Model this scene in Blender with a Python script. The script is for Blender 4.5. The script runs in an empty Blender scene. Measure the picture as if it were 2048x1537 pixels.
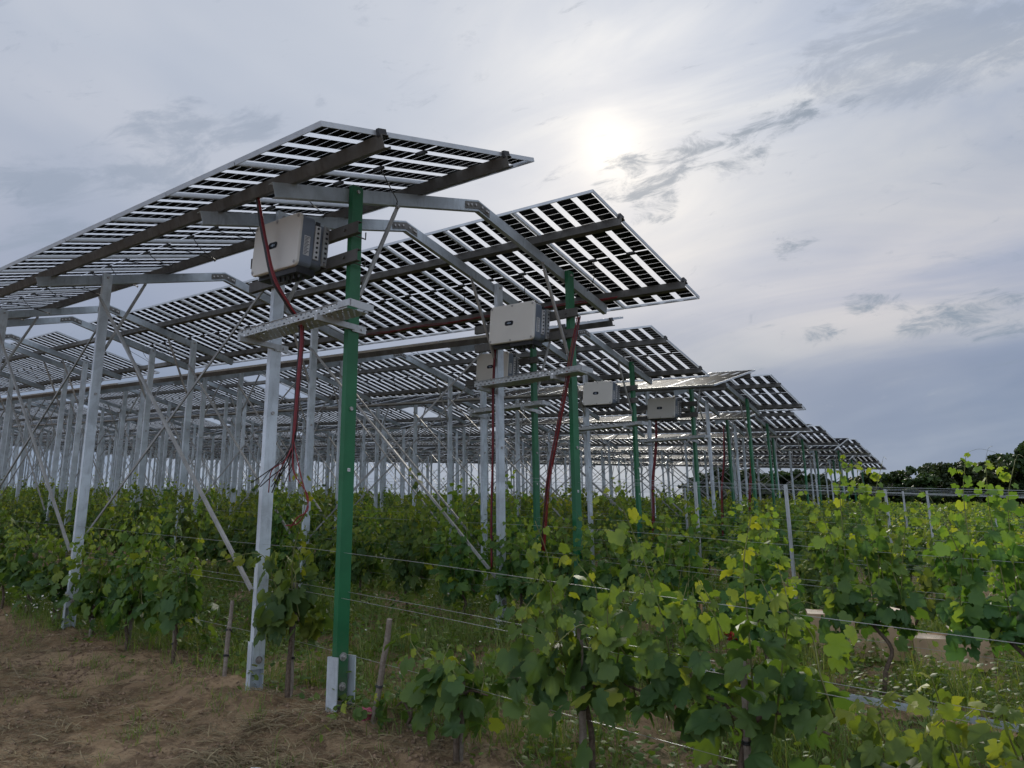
import bpy, math, random
import numpy as np
from mathutils import Vector, Matrix

rng = np.random.default_rng(7)
random.seed(7)
PI = math.pi
scene = bpy.context.scene
COL = scene.collection

# ------------------------------------------------------------------ camera
CAM = Vector((-3.58508, -4.56288, 1.10648))
FWD = Vector((0.75679699, 0.61547939, 0.2200987))
RGT = Vector((0.63337101, -0.77371795, -0.01420193))
UPV = Vector((-0.16155332, -0.15015212, 0.97537422))
cd = bpy.data.cameras.new("camera"); cam = bpy.data.objects.new("camera", cd); COL.objects.link(cam)
cd.sensor_fit = 'HORIZONTAL'; cd.sensor_width = 36.0; cd.lens = 1495.4627 / 2048 * 36.0
cd.clip_start = 0.05; cd.clip_end = 3000
cam.matrix_world = Matrix(((RGT.x, UPV.x, -FWD.x, CAM.x), (RGT.y, UPV.y, -FWD.y, CAM.y), (RGT.z, UPV.z, -FWD.z, CAM.z), (0, 0, 0, 1)))
scene.camera = cam

# ------------------------------------------------------------------ world: hazy overcast sky with the sun behind thin cloud
SUN = Vector((0.74675, 0.44029, 0.498505)).normalized()
SUN_EL = math.asin(SUN.z); SUN_AZ = math.atan2(SUN.x, SUN.y)
world = bpy.data.worlds.new("World"); scene.world = world; world.use_nodes = True
wt = world.node_tree; wt.nodes.clear()
SKY_STRENGTH = 0.1

def N(tree, typ, **kw):
    n = tree.nodes.new(typ)
    for k, v in kw.items():
        if k == 'inp':
            for kk, vv in v.items(): n.inputs[kk].default_value = vv
        else: setattr(n, k, v)
    return n

class W:                       # small helper to chain value maths in the world tree
    def __init__(s, t): s.t = t
    def link(s, a, b): s.t.links.new(a, b)
    def m(s, op, a, b=None, c=None, clamp=False):
        n = s.t.nodes.new('ShaderNodeMath'); n.operation = op; n.use_clamp = clamp
        for i, v in enumerate((a, b, c)):
            if v is None: continue
            if isinstance(v, (int, float)): n.inputs[i].default_value = v
            else: s.link(v, n.inputs[i])
        return n.outputs[0]
    def dot(s, d, vec):
        n = s.t.nodes.new('ShaderNodeVectorMath'); n.operation = 'DOT_PRODUCT'
        s.link(d, n.inputs[0]); n.inputs[1].default_value = vec; return n.outputs['Value']
    def smooth(s, v, a, b, lo=0., hi=1.):
        n = s.t.nodes.new('ShaderNodeMapRange'); n.interpolation_type = 'SMOOTHSTEP'
        s.link(v, n.inputs['Value']); n.inputs['From Min'].default_value = a; n.inputs['From Max'].default_value = b
        n.inputs['To Min'].default_value = lo; n.inputs['To Max'].default_value = hi; return n.outputs['Result']
    def mix(s, f, a, b):
        n = s.t.nodes.new('ShaderNodeMix'); n.data_type = 'RGBA'; n.clamp_factor = True
        for sock, v in ((n.inputs[0], f), (n.inputs[6], a), (n.inputs[7], b)):
            if isinstance(v, (int, float)): sock.default_value = v
            elif isinstance(v, tuple): sock.default_value = (*v, 1)
            else: s.link(v, sock)
        return n.outputs[2]
    def addc(s, a, b, typ='ADD', f=1.0):
        n = s.t.nodes.new('ShaderNodeMix'); n.data_type = 'RGBA'; n.blend_type = typ; n.clamp_factor = False
        for sock, v in ((n.inputs[0], f), (n.inputs[6], a), (n.inputs[7], b)):
            if isinstance(v, (int, float)): sock.default_value = v
            elif isinstance(v, tuple): sock.default_value = (*v, 1)
            else: s.link(v, sock)
        return n.outputs[2]
    def noise(s, vec, scale, detail=5, rough=.55, dist=0.):
        n = s.t.nodes.new('ShaderNodeTexNoise'); s.link(vec, n.inputs['Vector'])
        n.inputs['Scale'].default_value = scale; n.inputs['Detail'].default_value = detail
        n.inputs['Roughness'].default_value = rough; n.inputs['Distortion'].default_value = dist
        return n.outputs['Fac']

w = W(wt)
tc = wt.nodes.new('ShaderNodeTexCoord')
nv = wt.nodes.new('ShaderNodeVectorMath'); nv.operation = 'NORMALIZE'; w.link(tc.outputs['Generated'], nv.inputs[0])
DIR = nv.outputs['Vector']
sep = wt.nodes.new('ShaderNodeSeparateXYZ'); w.link(DIR, sep.inputs[0])
zc = w.m('MAXIMUM', sep.outputs['Z'], 0.0)
# cloud-layer coordinates (a flat layer seen in perspective)
zz = w.m('ADD', zc, 0.16)
comb = wt.nodes.new('ShaderNodeCombineXYZ')
w.link(w.m('DIVIDE', sep.outputs['X'], zz), comb.inputs['X']); w.link(w.m('DIVIDE', sep.outputs['Y'], zz), comb.inputs['Y'])
LAY = comb.outputs[0]
ramp = wt.nodes.new('ShaderNodeValToRGB'); w.link(zc, ramp.inputs[0])
els = ramp.color_ramp.elements
els[0].position = 0.0; els[0].color = (.30, .37, .48, 1)
els[1].position = 1.0; els[1].color = (.52, .56, .63, 1)
for p, c in ((.10, (.285, .35, .455)), (.2, (.30, .355, .455)), (.3, (.385, .425, .525)), (.42, (.45, .495, .585)), (.55, (.525, .57, .65)), (.7, (.57, .61, .68))):
    e = els.new(p); e.color = (*c, 1)
base = ramp.outputs[0]
n1 = w.noise(LAY, 0.75, 4, .5, .4)
base = w.addc(base, w.mix(w.smooth(n1, .36, .64), (.80, .845, .915), (1.13, 1.095, 1.07)), 'MULTIPLY')
n2 = w.noise(LAY, 1.9, 5, .52, .8)
base = w.addc(base, w.mix(w.smooth(n2, .30, .72), (1.03, 1.022, 1.015), (.962, .968, .98)), 'MULTIPLY')
# streaks fanning across the sunny side, cream on slate
def diag(sx):
    c = wt.nodes.new('ShaderNodeCombineXYZ')
    w.link(w.m('MULTIPLY', w.dot(DIR, (.31, -.949, .055)), sx), c.inputs['X']); w.link(w.dot(DIR, (-.44, -.09, .893)), c.inputs['Y'])
    w.link(w.m('MULTIPLY', w.dot(DIR, (.84, .30, .45)), .5), c.inputs['Z']); return c.outputs[0]
rot = wt.nodes.new('ShaderNodeMapping'); w.link(diag(1.0), rot.inputs['Vector']); rot.inputs['Rotation'].default_value = (0, 0, math.radians(-24)); rot.inputs['Scale'].default_value = (.42, 1.35, 1)
n3 = w.noise(rot.outputs[0], 4.6, 6, .56, .9)
side_ = w.smooth(w.dot(DIR, (.31, -.949, .055)), -.45, -.10)
n3c = w.smooth(n3, .34, .68)
base = w.addc(base, w.mix(n3c, (.78, .83, .91), (1.25, 1.17, 1.04)), 'MULTIPLY', w.m('MULTIPLY', side_, .95))
# sun glow through the cloud
dS = w.dot(DIR, SUN)
ang = w.m('ARCCOSINE', w.m('MINIMUM', dS, 0.999999))
def gauss(sig):
    q = w.m('DIVIDE', ang, math.radians(sig)); return w.m('EXPONENT', w.m('MULTIPLY', w.m('MULTIPLY', q, q), -1.0))
nG = w.smooth(n1, .3, .7, .75, 1.2)
def glow(sig, col, mod=None):
    global base
    g = gauss(sig)
    if mod is not None: g = w.m('MULTIPLY', g, mod)
    base = w.addc(base, w.mix(g, (0, 0, 0), col))
glow(20, (.10, .095, .075), nG)
glow(9.0, (.09, .075, .045), nG)
for v_, sg_, c_ in (((.7085, .4196, .5672), 9.5, (.115, .105, .085)), ((.7720, .2810, .5702), 11.0, (.11, .10, .08)), ((.93, .20, .31), 6.0, (.07, .05, .03))):
    k_ = 1.0 / math.radians(sg_) ** 2
    g_ = w.m('EXPONENT', w.m('MULTIPLY_ADD', w.dot(DIR, Vector(v_).normalized()), 2 * k_, -2 * k_))
    base = w.addc(base, w.mix(w.m('MULTIPLY', g_, w.smooth(n3, .30, .66, .35, 1.15)), (0, 0, 0), c_))
glow(4.4, (.13, .10, .055), nG)
n4 = w.noise(LAY, 5.2, 6, .6, .3)
angn = w.m('ADD', ang, w.m('MULTIPLY', w.m('SUBTRACT', n4, .5), .035))
q_ = w.m('DIVIDE', angn, math.radians(2.2))
core = w.m('EXPONENT', w.m('MULTIPLY', w.m('MULTIPLY', q_, q_), -1.0))
base = w.addc(base, w.mix(core, (0, 0, 0), (.29, .255, .18)))
# small dark ragged clouds: (direction, spread in degrees, strength)
CL_SHARP = ((0.7601, 0.4612, 0.4578, 0.79, 1.05), (0.7631, 0.4476, 0.4662, 0.79, 1.10), (0.7665, 0.4330, 0.4743, 0.71, 1.05), (0.7717, 0.4168, 0.4804, 0.63, 0.90), (0.7911, 0.3860, 0.4745, 0.84, 1.00), (0.7967, 0.3700, 0.4779, 0.69, 0.90), (0.8102, 0.3444, 0.4743, 0.89, 0.95), (0.8171, 0.3243, 0.4766, 0.82, 0.90), (0.8235, 0.2990, 0.4821, 0.80, 1.00), (0.8300, 0.2849, 0.4795, 0.73, 0.95), (0.8232, 0.2777, 0.4951, 0.79, 0.90), (0.8266, 0.2616, 0.4982, 0.85, 1.05), (0.8301, 0.2434, 0.5017, 0.77, 1.00), (0.8338, 0.2239, 0.5046, 0.63, 0.85), (0.8455, 0.1855, 0.5007, 0.55, 0.70), (0.8500, 0.1695, 0.4987, 0.55, 0.70), (0.7976, 0.4032, 0.4486, 0.78, 0.90), (0.8066, 0.3967, 0.4382, 0.64, 0.80), (0.7890, 0.4299, 0.4390, 0.58, 0.75), (0.7875, 0.4173, 0.4536, 0.50, 0.70), (0.8074, 0.4177, 0.4168, 0.94, 0.70), (0.8163, 0.3996, 0.4171, 0.72, 0.65), (0.9298, 0.2261, 0.2904, 0.66, 0.80), (0.9345, 0.2075, 0.2893, 0.72, 0.80), (0.9395, 0.1867, 0.2871, 0.64, 0.80), (0.9443, 0.1682, 0.2828, 0.51, 0.70), (0.9512, 0.1712, 0.2567, 0.82, 0.85), (0.9538, 0.1530, 0.2584, 0.87, 0.90), (0.9563, 0.1324, 0.2607, 0.74, 0.85), (0.9599, 0.1082, 0.2587, 0.84, 0.90), (0.9595, 0.0849, 0.2687, 0.76, 0.80), (0.9635, 0.0654, 0.2595, 0.86, 0.75), (0.9707, 0.0750, 0.2284, 1.16, 0.60), (0.9124, 0.3126, 0.2641, 0.63, 0.80), (0.9283, 0.2693, 0.2564, 0.75, 0.75), (0.9306, 0.2557, 0.2619, 0.61, 0.70), (0.9404, 0.2337, 0.2469, 0.67, 0.55), (0.8855, 0.2884, 0.3644, 0.68, 0.75), (0.8920, 0.2659, 0.3655, 0.68, 0.70), (0.8929, 0.2503, 0.3743, 0.47, 0.60), (0.8919, 0.1407, 0.4297, 0.42, 0.55), )
CL_SOFT = ((0.8393, 0.0446, 0.5418, 2.91, 0.80), (0.8369, 0.0912, 0.5397, 2.51, 0.80), (0.8316, 0.1298, 0.5401, 2.02, 0.70), (0.8220, 0.1688, 0.5439, 1.79, 0.60), (0.8212, 0.2027, 0.5334, 1.69, 0.60), (0.8332, 0.0800, 0.5472, 2.19, 0.70), (0.8597, 0.0291, 0.5100, 1.85, 0.60), (0.8355, 0.0956, 0.5411, 1.68, 0.70), (0.7830, 0.1930, 0.5913, 1.18, 0.60), (0.8281, 0.1772, 0.5319, 1.81, 0.60), (0.8476, 0.1029, 0.5205, 1.42, 0.55), (0.3596, 0.7954, 0.4879, 1.55, 0.70), (0.3902, 0.7880, 0.4763, 1.91, 0.55), (0.3491, 0.8212, 0.4514, 1.71, 0.60), (0.3642, 0.8157, 0.4494, 1.89, 0.50), (0.4360, 0.7385, 0.5143, 0.78, 0.55), (0.4478, 0.7397, 0.5022, 0.86, 0.60), (0.4246, 0.7606, 0.4911, 1.30, 0.50), (0.4850, 0.6891, 0.5385, 0.47, 0.70), (0.2779, 0.8815, 0.3817, 3.23, 0.60), (0.2535, 0.8857, 0.3890, 2.29, 0.50), )

def blobs(L):
    tot = None
    for x, y, z, sg, a in L:
        k = 1.0 / math.radians(sg) ** 2
        g = w.m('EXPONENT', w.m('MULTIPLY_ADD', w.dot(DIR, (x, y, z)), k, math.log(a) - k))
        tot = g if tot is None else w.m('ADD', tot, g)
    return tot
rot2 = wt.nodes.new('ShaderNodeMapping'); w.link(diag(1.0), rot2.inputs['Vector']); rot2.inputs['Rotation'].default_value = (0, 0, math.radians(-30)); rot2.inputs['Scale'].default_value = (.5, 1.25, 1)
wisp = w.noise(rot2.outputs[0], 34, 8, .70, .6)
wisp2 = w.noise(rot2.outputs[0], 17, 8, .68, .5)
dark = w.smooth(w.m('ADD', w.m('MINIMUM', blobs(CL_SHARP), 1.0), w.m('MULTIPLY', w.m('SUBTRACT', wisp, .5), 4.4)), .45, 1.55)
base = w.mix(w.m('MULTIPLY', dark, .88), base, (.20, .265, .345))
soft = w.smooth(w.m('ADD', w.m('MINIMUM', blobs(CL_SOFT), 1.0), w.m('MULTIPLY', w.m('SUBTRACT', wisp2, .5), 5.2)), .40, 1.45)
base = w.mix(w.m('MULTIPLY', soft, .68), base, (.31, .365, .46))
# added fill light: the unseen sky away from the sun is brightened
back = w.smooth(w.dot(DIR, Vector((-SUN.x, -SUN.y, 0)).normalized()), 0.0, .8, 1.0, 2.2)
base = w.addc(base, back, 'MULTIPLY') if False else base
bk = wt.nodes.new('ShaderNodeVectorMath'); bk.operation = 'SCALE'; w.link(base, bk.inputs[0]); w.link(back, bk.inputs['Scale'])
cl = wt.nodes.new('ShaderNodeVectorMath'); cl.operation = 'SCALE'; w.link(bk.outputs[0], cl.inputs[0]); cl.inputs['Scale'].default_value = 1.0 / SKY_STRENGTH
sky = wt.nodes.new('ShaderNodeTexSky'); sky.sky_type = 'NISHITA'; sky.sun_disc = False
sky.sun_elevation = SUN_EL; sky.sun_rotation = SUN_AZ; sky.air_density = 1.0; sky.dust_density = 2.0
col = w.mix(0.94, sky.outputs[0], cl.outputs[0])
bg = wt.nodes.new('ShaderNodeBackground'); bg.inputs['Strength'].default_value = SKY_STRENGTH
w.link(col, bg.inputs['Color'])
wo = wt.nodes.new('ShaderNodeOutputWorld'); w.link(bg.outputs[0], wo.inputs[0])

# ------------------------------------------------------------------ sun, exposure
sd = bpy.data.lights.new("sun", 'SUN'); sd.energy = 2.5; sd.angle = math.radians(10); sd.color = (1.0, .93, .82)
so = bpy.data.objects.new("sun", sd); COL.objects.link(so)
so.rotation_euler = (-SUN).to_track_quat('-Z', 'Y').to_euler()
scene.view_settings.view_transform = 'Standard'; scene.view_settings.look = 'None'
scene.view_settings.exposure = 0.0; scene.view_settings.gamma = 1.0
scene.render.engine = 'CYCLES'
cy = scene.cycles
cy.max_bounces = 6; cy.diffuse_bounces = 3; cy.glossy_bounces = 3; cy.transmission_bounces = 4; cy.transparent_max_bounces = 24
cy.use_denoising = True; cy.use_adaptive_sampling = True; cy.adaptive_threshold = 0.02
cy.caustics_reflective = False; cy.caustics_refractive = False
try: cy.debug_use_spatial_splits = False
except Exception: pass

# ------------------------------------------------------------------ site dimensions
GV, GU, PU = 0.0958, 0.0177, 5.4363           # slope along the rows, across them, and row pitch
PW = 3.0483                                    # distance between the two post lines of a row
T = [0, 2.3606, 2.3165, 3.8696, 4.596, 4.8641, 5.8, 6.75]
S1, S2 = 1.0513, 4.7471; BAY = S2 - S1
MODY = 1.0105                                  # module pitch along the row
PO = 1.0224

SEG, SEGF = 13.32, (0., S1, S2, S2 + 3.70, 10.07)   # each table: five frames, twelve modules, then a gap

def sstep(x, a, b):
    t = np.clip((x - a) / (b - a), 0, 1); return t * t * (3 - 2 * t)

_ph = np.random.default_rng(3)
_wav = [(_ph.uniform(0, 2 * PI), _ph.uniform(0, 2 * PI)) for _ in range(14)]
def bumps(x, y, lam):
    z = 0
    for i, (a, p) in enumerate(_wav):
        l = lam * (0.6 + 0.9 * ((i * 37) % 14) / 14)
        z = z + np.sin((x * math.cos(a) + y * math.sin(a)) * 2 * PI / l + p)
    return z / 14
def ground(x, y):
    x = np.asarray(x, float); y = np.asarray(y, float)
    z = GV * np.clip(y, -60, 400) + GU * np.clip(x, -60, 400)
    z = z + .024 * np.clip(x - 1, 0, 48) - .025 * np.clip(y, 0, 70) + .12 * sstep(x, .8, 2.6)
    d = np.clip(x - 49, 0, None); z = z - .07 * d * sstep(d, 0, 30)
    d = np.clip(y - 92, 0, None); z = z - .16 * d * sstep(d, 0, 30)
    near = np.exp(-((x + 1) ** 2 + (y + 1) ** 2) / 300)
    z = z + near * (.05 * bumps(x, y, 2.3) + .034 * bumps(x + 9, y, .7) + .034 * bumps(x, y + 5, .28) + .022 * bumps(x + 3, y + 5, .13))
    z = z - .09 * sstep(-x, .18, .62) * near
    # spoil thrown up round the first posts
    for px, py, r, h in ((-.34, .72, .26, .10), (-.42, .15, .30, .07), (.1, -.22, .25, .05), (-.62, -.75, .42, .07), (-1.25, -.15, .35, .06), (-.15, 1.4, .22, .06)):
        z = z + h * np.exp(-((x - px) ** 2 + (y - py) ** 2) / r ** 2)
    # tyre ruts on the headland
    rut = np.exp(-((x + 1.55 + .12 * np.sin(y * .7)) / .22) ** 2)
    z = z - rut * (.035 + .026 * np.sin((y + .5 * x) * 2 * PI / .15))
    return z
def gz(x, y): return float(ground(x, y))

# ------------------------------------------------------------------ materials
def mat(name):
    m = bpy.data.materials.new(name); m.use_nodes = True; t = m.node_tree; t.nodes.clear()
    out = t.nodes.new('ShaderNodeOutputMaterial'); return m, t, out
def simple(name, color, rough=.5, metal=0., var=.0, scale=8., bump=0., color2=None, coord='Object', spec=.5):
    m, t, out = mat(name); b = t.nodes.new('ShaderNodeBsdfPrincipled'); t.links.new(b.outputs[0], out.inputs[0])
    b.inputs['Roughness'].default_value = rough; b.inputs['Metallic'].default_value = metal
    b.inputs['Specular IOR Level'].default_value = spec
    b.inputs['Base Color'].default_value = (*color, 1)
    if var or color2 or bump:
        k = W(t); tcn = t.nodes.new('ShaderNodeTexCoord')
        n = t.nodes.new('ShaderNodeTexNoise'); k.link(tcn.outputs[coord], n.inputs['Vector']); n.inputs['Scale'].default_value = scale; n.inputs['Detail'].default_value = 6; n.inputs['Roughness'].default_value = .62
        if var or color2:
            c2 = color2 or tuple(max(0, c * (1 - var)) for c in color); c1 = color if color2 else tuple(min(1, c * (1 + var * .6)) for c in color)
            k.link(k.mix(k.smooth(n.outputs['Fac'], .32, .68), c1, c2), b.inputs['Base Color'])
        if bump:
            bn = t.nodes.new('ShaderNodeBump'); bn.inputs['Strength'].default_value = bump; bn.inputs['Distance'].default_value = .01
            k.link(n.outputs['Fac'], bn.inputs['Height']); k.link(bn.outputs[0], b.inputs['Normal'])
    return m

def galv(name, base, metal=.35, rough=.46):
    """hot-dip galvanised steel: large blotches, fine spangle, faint drip streaks"""
    m, t, out = mat(name); k = W(t); b = t.nodes.new('ShaderNodeBsdfPrincipled'); k.link(b.outputs[0], out.inputs[0])
    g = t.nodes.new('ShaderNodeNewGeometry')
    pos = g.outputs['Position']
    n1 = k.noise(pos, 3.1, 5, .6, .5)
    mp = t.nodes.new('ShaderNodeMapping'); k.link(pos, mp.inputs['Vector']); mp.inputs['Scale'].default_value = (1, 1, .18)
    n2 = k.noise(mp.outputs[0], 26, 5, .65, .2)
    v = t.nodes.new('ShaderNodeTexVoronoi'); k.link(pos, v.inputs['Vector']); v.inputs['Scale'].default_value = 95
    c = k.mix(k.smooth(n1, .3, .7), tuple(x * .70 for x in base), tuple(min(1, x * 1.14) for x in base))
    c = k.mix(k.m('MULTIPLY', k.smooth(n2, .5, .74), .6), c, tuple(x * .55 for x in base))
    c = k.mix(k.m('MULTIPLY', v.outputs['Distance'], .22), c, tuple(min(1, x * 1.25) for x in base))
    k.link(c, b.inputs['Base Color']); b.inputs['Metallic'].default_value = metal
    k.link(k.smooth(n2, .3, .8, rough - .08, rough + .14), b.inputs['Roughness'])
    bn = t.nodes.new('ShaderNodeBump'); bn.inputs['Strength'].default_value = .15; bn.inputs['Distance'].default_value = .004
    k.link(n2, bn.inputs['Height']); k.link(bn.outputs[0], b.inputs['Normal'])
    return m
M_POST = galv("galvanised_post", (.62, .68, .73))
M_STEEL = galv("galvanised_rafter", (.40, .45, .49))
M_PURLIN = galv("galvanised_purlin", (.115, .112, .104), .2, .55)
M_BRACE = galv("galvanised_brace", (.33, .33, .32), .4, .45)
M_TRAY = galv("tray_steel", (.44, .46, .47), .35, .42)
M_ALU = simple("aluminium_frame", (.50, .53, .56), .4, .5, .1, 6)
M_CAP = simple("black_plastic", (.018, .018, .02), .45, 0, .2, 30)
M_BOLT = simple("zinc_bolt", (.42, .41, .40), .4, .55, .35, 60)
M_RUSTBOLT = simple("weathered_bolt", (.30, .27, .25), .6, .3, .4, 60)
M_WIRE = simple("trellis_wire", (.42, .44, .44), .35, .7)
M_WOOD = simple("weathered_wood", (.17, .135, .105), .85, 0, 0, 26, .6, (.26, .225, .19))
M_BARK = simple("vine_bark", (.075, .052, .036), .9, 0, 0, 40, .8, (.15, .11, .08))
M_SHOOT = simple("green_shoot", (.16, .17, .05), .6, 0, .3, 20)
M_RED = simple("red_cable", (.20, .012, .016), .4, 0, .2, 20)
M_BLACKC = simple("black_cable", (.022, .018, .018), .4, 0, .2, 20)
M_COVER = simple("inverter_cover", (.66, .65, .61), .42, 0, .035, 3)
M_BODY = simple("inverter_body", (.17, .205, .26), .5, .1, .08, 5)
M_DISP = simple("display_glass", (.012, .015, .022), .12)
M_LED = simple("display_icons", (.28, .34, .42), .4)
M_LABEL = simple("white_label", (.62, .64, .66), .5, 0, .06, 40)
M_INK = simple("label_ink", (.10, .11, .13), .6)
M_CARD = simple("cardboard", (.50, .35, .23), .85, 0, .16, 5)
M_FLAP = simple("cardboard_inside", (.72, .60, .46), .85, 0, .12, 5)
M_BOARD = simple("raw_board", (.42, .25, .14), .8, 0, .2, 12)
M_NAVY = simple("navy_plastic", (.012, .018, .045), .5, 0, .2, 8)
M_REDP = simple("red_plastic", (.45, .02, .03), .45, 0, .2, 8)
M_PINK = simple("pink_film", (.48, .11, .18), .45, 0, .2, 18)
M_PAPER = simple("crumpled_paper", (.70, .71, .74), .8, 0, .1, 20)
M_TRUNK = simple("tree_bark", (.06, .05, .04), .9, 0, .4, 6)

def green_paint():
    m, t, out = mat("green_paint"); k = W(t); b = t.nodes.new('ShaderNodeBsdfPrincipled'); k.link(b.outputs[0], out.inputs[0])
    g = t.nodes.new('ShaderNodeNewGeometry'); n = k.noise(g.outputs['Position'], 2.5, 5, .6, .3)
    n2 = k.noise(g.outputs['Position'], 42, 5, .7, .2)
    c = k.mix(k.smooth(n, .3, .7), (.008, .105, .038), (.014, .140, .053))
    c = k.mix(k.m('MULTIPLY', k.smooth(n2, .66, .76), .7), c, (.16, .26, .20))
    sp = t.nodes.new('ShaderNodeSeparateXYZ'); k.link(g.outputs['Position'], sp.inputs[0])
    c = k.mix(k.m('MULTIPLY', k.smooth(k.m('ADD', sp.outputs['Z'], k.m('MULTIPLY', n2, .7)), .95, .35), .55), c, (.12, .10, .07))
    k.link(c, b.inputs['Base Color']); b.inputs['Roughness'].default_value = .42
    return m
M_GREEN = green_paint()

def glass_strip():
    m, t, out = mat("clear_glass"); k = W(t)
    tr = t.nodes.new('ShaderNodeBsdfTransparent'); tr.inputs[0].default_value = (.97, .98, .99, 1)
    tl = t.nodes.new('ShaderNodeBsdfTranslucent'); tl.inputs[0].default_value = (.88, .90, .93, 1)
    gl = t.nodes.new('ShaderNodeBsdfGlossy'); gl.inputs['Roughness'].default_value = .35; gl.inputs[0].default_value = (.9, .9, .9, 1)
    s1 = t.nodes.new('ShaderNodeMixShader'); s1.inputs[0].default_value = .20; k.link(tr.outputs[0], s1.inputs[1]); k.link(tl.outputs[0], s1.inputs[2])
    fr = t.nodes.new('ShaderNodeLayerWeight'); fr.inputs[0].default_value = .25
    s2 = t.nodes.new('ShaderNodeMixShader'); k.link(k.m('MULTIPLY', fr.outputs['Fresnel'], .03), s2.inputs[0]); k.link(s1.outputs[0], s2.inputs[1]); k.link(gl.outputs[0], s2.inputs[2])
    k.link(s2.outputs[0], out.inputs[0]); return m
M_GLASS = glass_strip()
def cell_mat():
    m, t, out = mat("silicon_cell"); k = W(t); d = t.nodes.new('ShaderNodeBsdfDiffuse'); d.inputs[0].default_value = (.003, .003, .005, 1)
    g = t.nodes.new('ShaderNodeBsdfGlossy'); g.inputs['Roughness'].default_value = .32; g.inputs[0].default_value = (.8, .82, .85, 1)
    fr = t.nodes.new('ShaderNodeFresnel'); fr.inputs[0].default_value = 1.25
    mx = t.nodes.new('ShaderNodeMixShader'); k.link(k.m('MULTIPLY_ADD', fr.outputs[0], .035, .001), mx.inputs[0]); k.link(d.outputs[0], mx.inputs[1]); k.link(g.outputs[0], mx.inputs[2])
    k.link(mx.outputs[0], out.inputs[0]); return m
M_CELL = cell_mat()

def leaf_mat(name, dark, mid, young, trans=.36):
    m, t, out = mat(name); k = W(t)
    at = t.nodes.new('ShaderNodeAttribute'); at.attribute_name = 'tint'
    oi = t.nodes.new('ShaderNodeObjectInfo')
    r = t.nodes.new('ShaderNodeValToRGB'); k.link(at.outputs['Fac'], r.inputs[0])
    r.color_ramp.elements[0].color = (*dark, 1); r.color_ramp.elements[1].color = (*young, 1)
    e = r.color_ramp.elements.new(.5); e.color = (*mid, 1)
    hs = t.nodes.new('ShaderNodeHueSaturation'); k.link(r.outputs[0], hs.inputs['Color'])
    k.link(k.smooth(oi.outputs['Random'], 0, 1, .485, .515), hs.inputs['Hue']); k.link(k.smooth(oi.outputs['Random'], 0, 1, .86, 1.14), hs.inputs['Value'])
    b = t.nodes.new('ShaderNodeBsdfPrincipled'); b.inputs['Roughness'].default_value = .5; b.inputs['Specular IOR Level'].default_value = .26
    k.link(hs.outputs[0], b.inputs['Base Color'])
    tl = t.nodes.new('ShaderNodeBsdfTranslucent'); k.link(k.addc(hs.outputs[0], (1.75, 1.65, .55), 'MULTIPLY'), tl.inputs[0])
    mx = t.nodes.new('ShaderNodeMixShader'); mx.inputs[0].default_value = trans
    k.link(b.outputs[0], mx.inputs[1]); k.link(tl.outputs[0], mx.inputs[2]); k.link(mx.outputs[0], out.inputs[0]); return m
M_LEAF = leaf_mat("vine_leaf", (.058, .122, .042), (.145, .222, .048), (.30, .34, .05), .43)
M_TREE = leaf_mat("tree_leaf", (.018, .036, .014), (.034, .058, .018), (.062, .090, .024), .22)
M_GRASS = leaf_mat("grass_blade", (.095, .17, .042), (.17, .23, .068), (.35, .30, .17), .38)
M_WEED = leaf_mat("weed_leaf", (.070, .145, .040), (.125, .20, .05), (.18, .24, .07), .38)
M_PETAL = simple("white_petal", (.72, .72, .66), .7)
M_YOLK = simple("yellow_centre", (.55, .36, .04), .7)
M_POPPY = simple("poppy_petal", (.55, .03, .015), .6)
M_STRAW = leaf_mat("dry_straw", (.11, .085, .055), (.20, .155, .095), (.33, .26, .16), .1)
M_CLOD = simple("soil_clod", (.23, .155, .10), .95, 0, .4, 20, .5)

def soil():
    m, t, out = mat("soil"); k = W(t); b = t.nodes.new('ShaderNodeBsdfPrincipled'); k.link(b.outputs[0], out.inputs[0])
    b.inputs['Roughness'].default_value = .95; b.inputs['Specular IOR Level'].default_value = .15
    tcn = t.nodes.new('ShaderNodeTexCoord'); P = tcn.outputs['Object']
    na = k.noise(P, .55, 6, .6, .6); nb = k.noise(P, 6, 8, .68, .4); nc = k.noise(P, 38, 6, .7, .3)
    c = k.mix(k.smooth(na, .40, .60), (.28, .190, .110), (.44, .315, .195))
    c = k.mix(k.m('MULTIPLY', k.smooth(nb, .46, .60), .75), c, (.15, .10, .062))
    c = k.mix(k.m('MULTIPLY', k.smooth(nc, .55, .75), .45), c, (.46, .345, .23))
    # moss and short green cover thickening between the vine rows
    sp = t.nodes.new('ShaderNodeSeparateXYZ'); k.link(P, sp.inputs[0])
    gm = k.m('MULTIPLY', k.smooth(sp.outputs['X'], -.1, .7), k.smooth(k.m('ADD', k.noise(P, 1.1, 6, .65, .5), k.m('MULTIPLY', nb, .3)), .62, .78))
    far = k.smooth(sp.outputs['X'], 6, 16)
    c = k.mix(k.m('MAXIMUM', k.m('MULTIPLY', gm, .8), k.m('MULTIPLY', far, .7)), c, (.045, .065, .024))
    k.link(c, b.inputs['Base Color'])
    h = k.m('ADD', k.m('MULTIPLY', nb, .7), k.m('MULTIPLY', nc, .35))
    bn = t.nodes.new('ShaderNodeBump'); bn.inputs['Strength'].default_value = 1.0; bn.inputs['Distance'].default_value = .11
    k.link(h, bn.inputs['Height']); k.link(bn.outputs[0], b.inputs['Normal']); return m
M_SOIL = soil()

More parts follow.
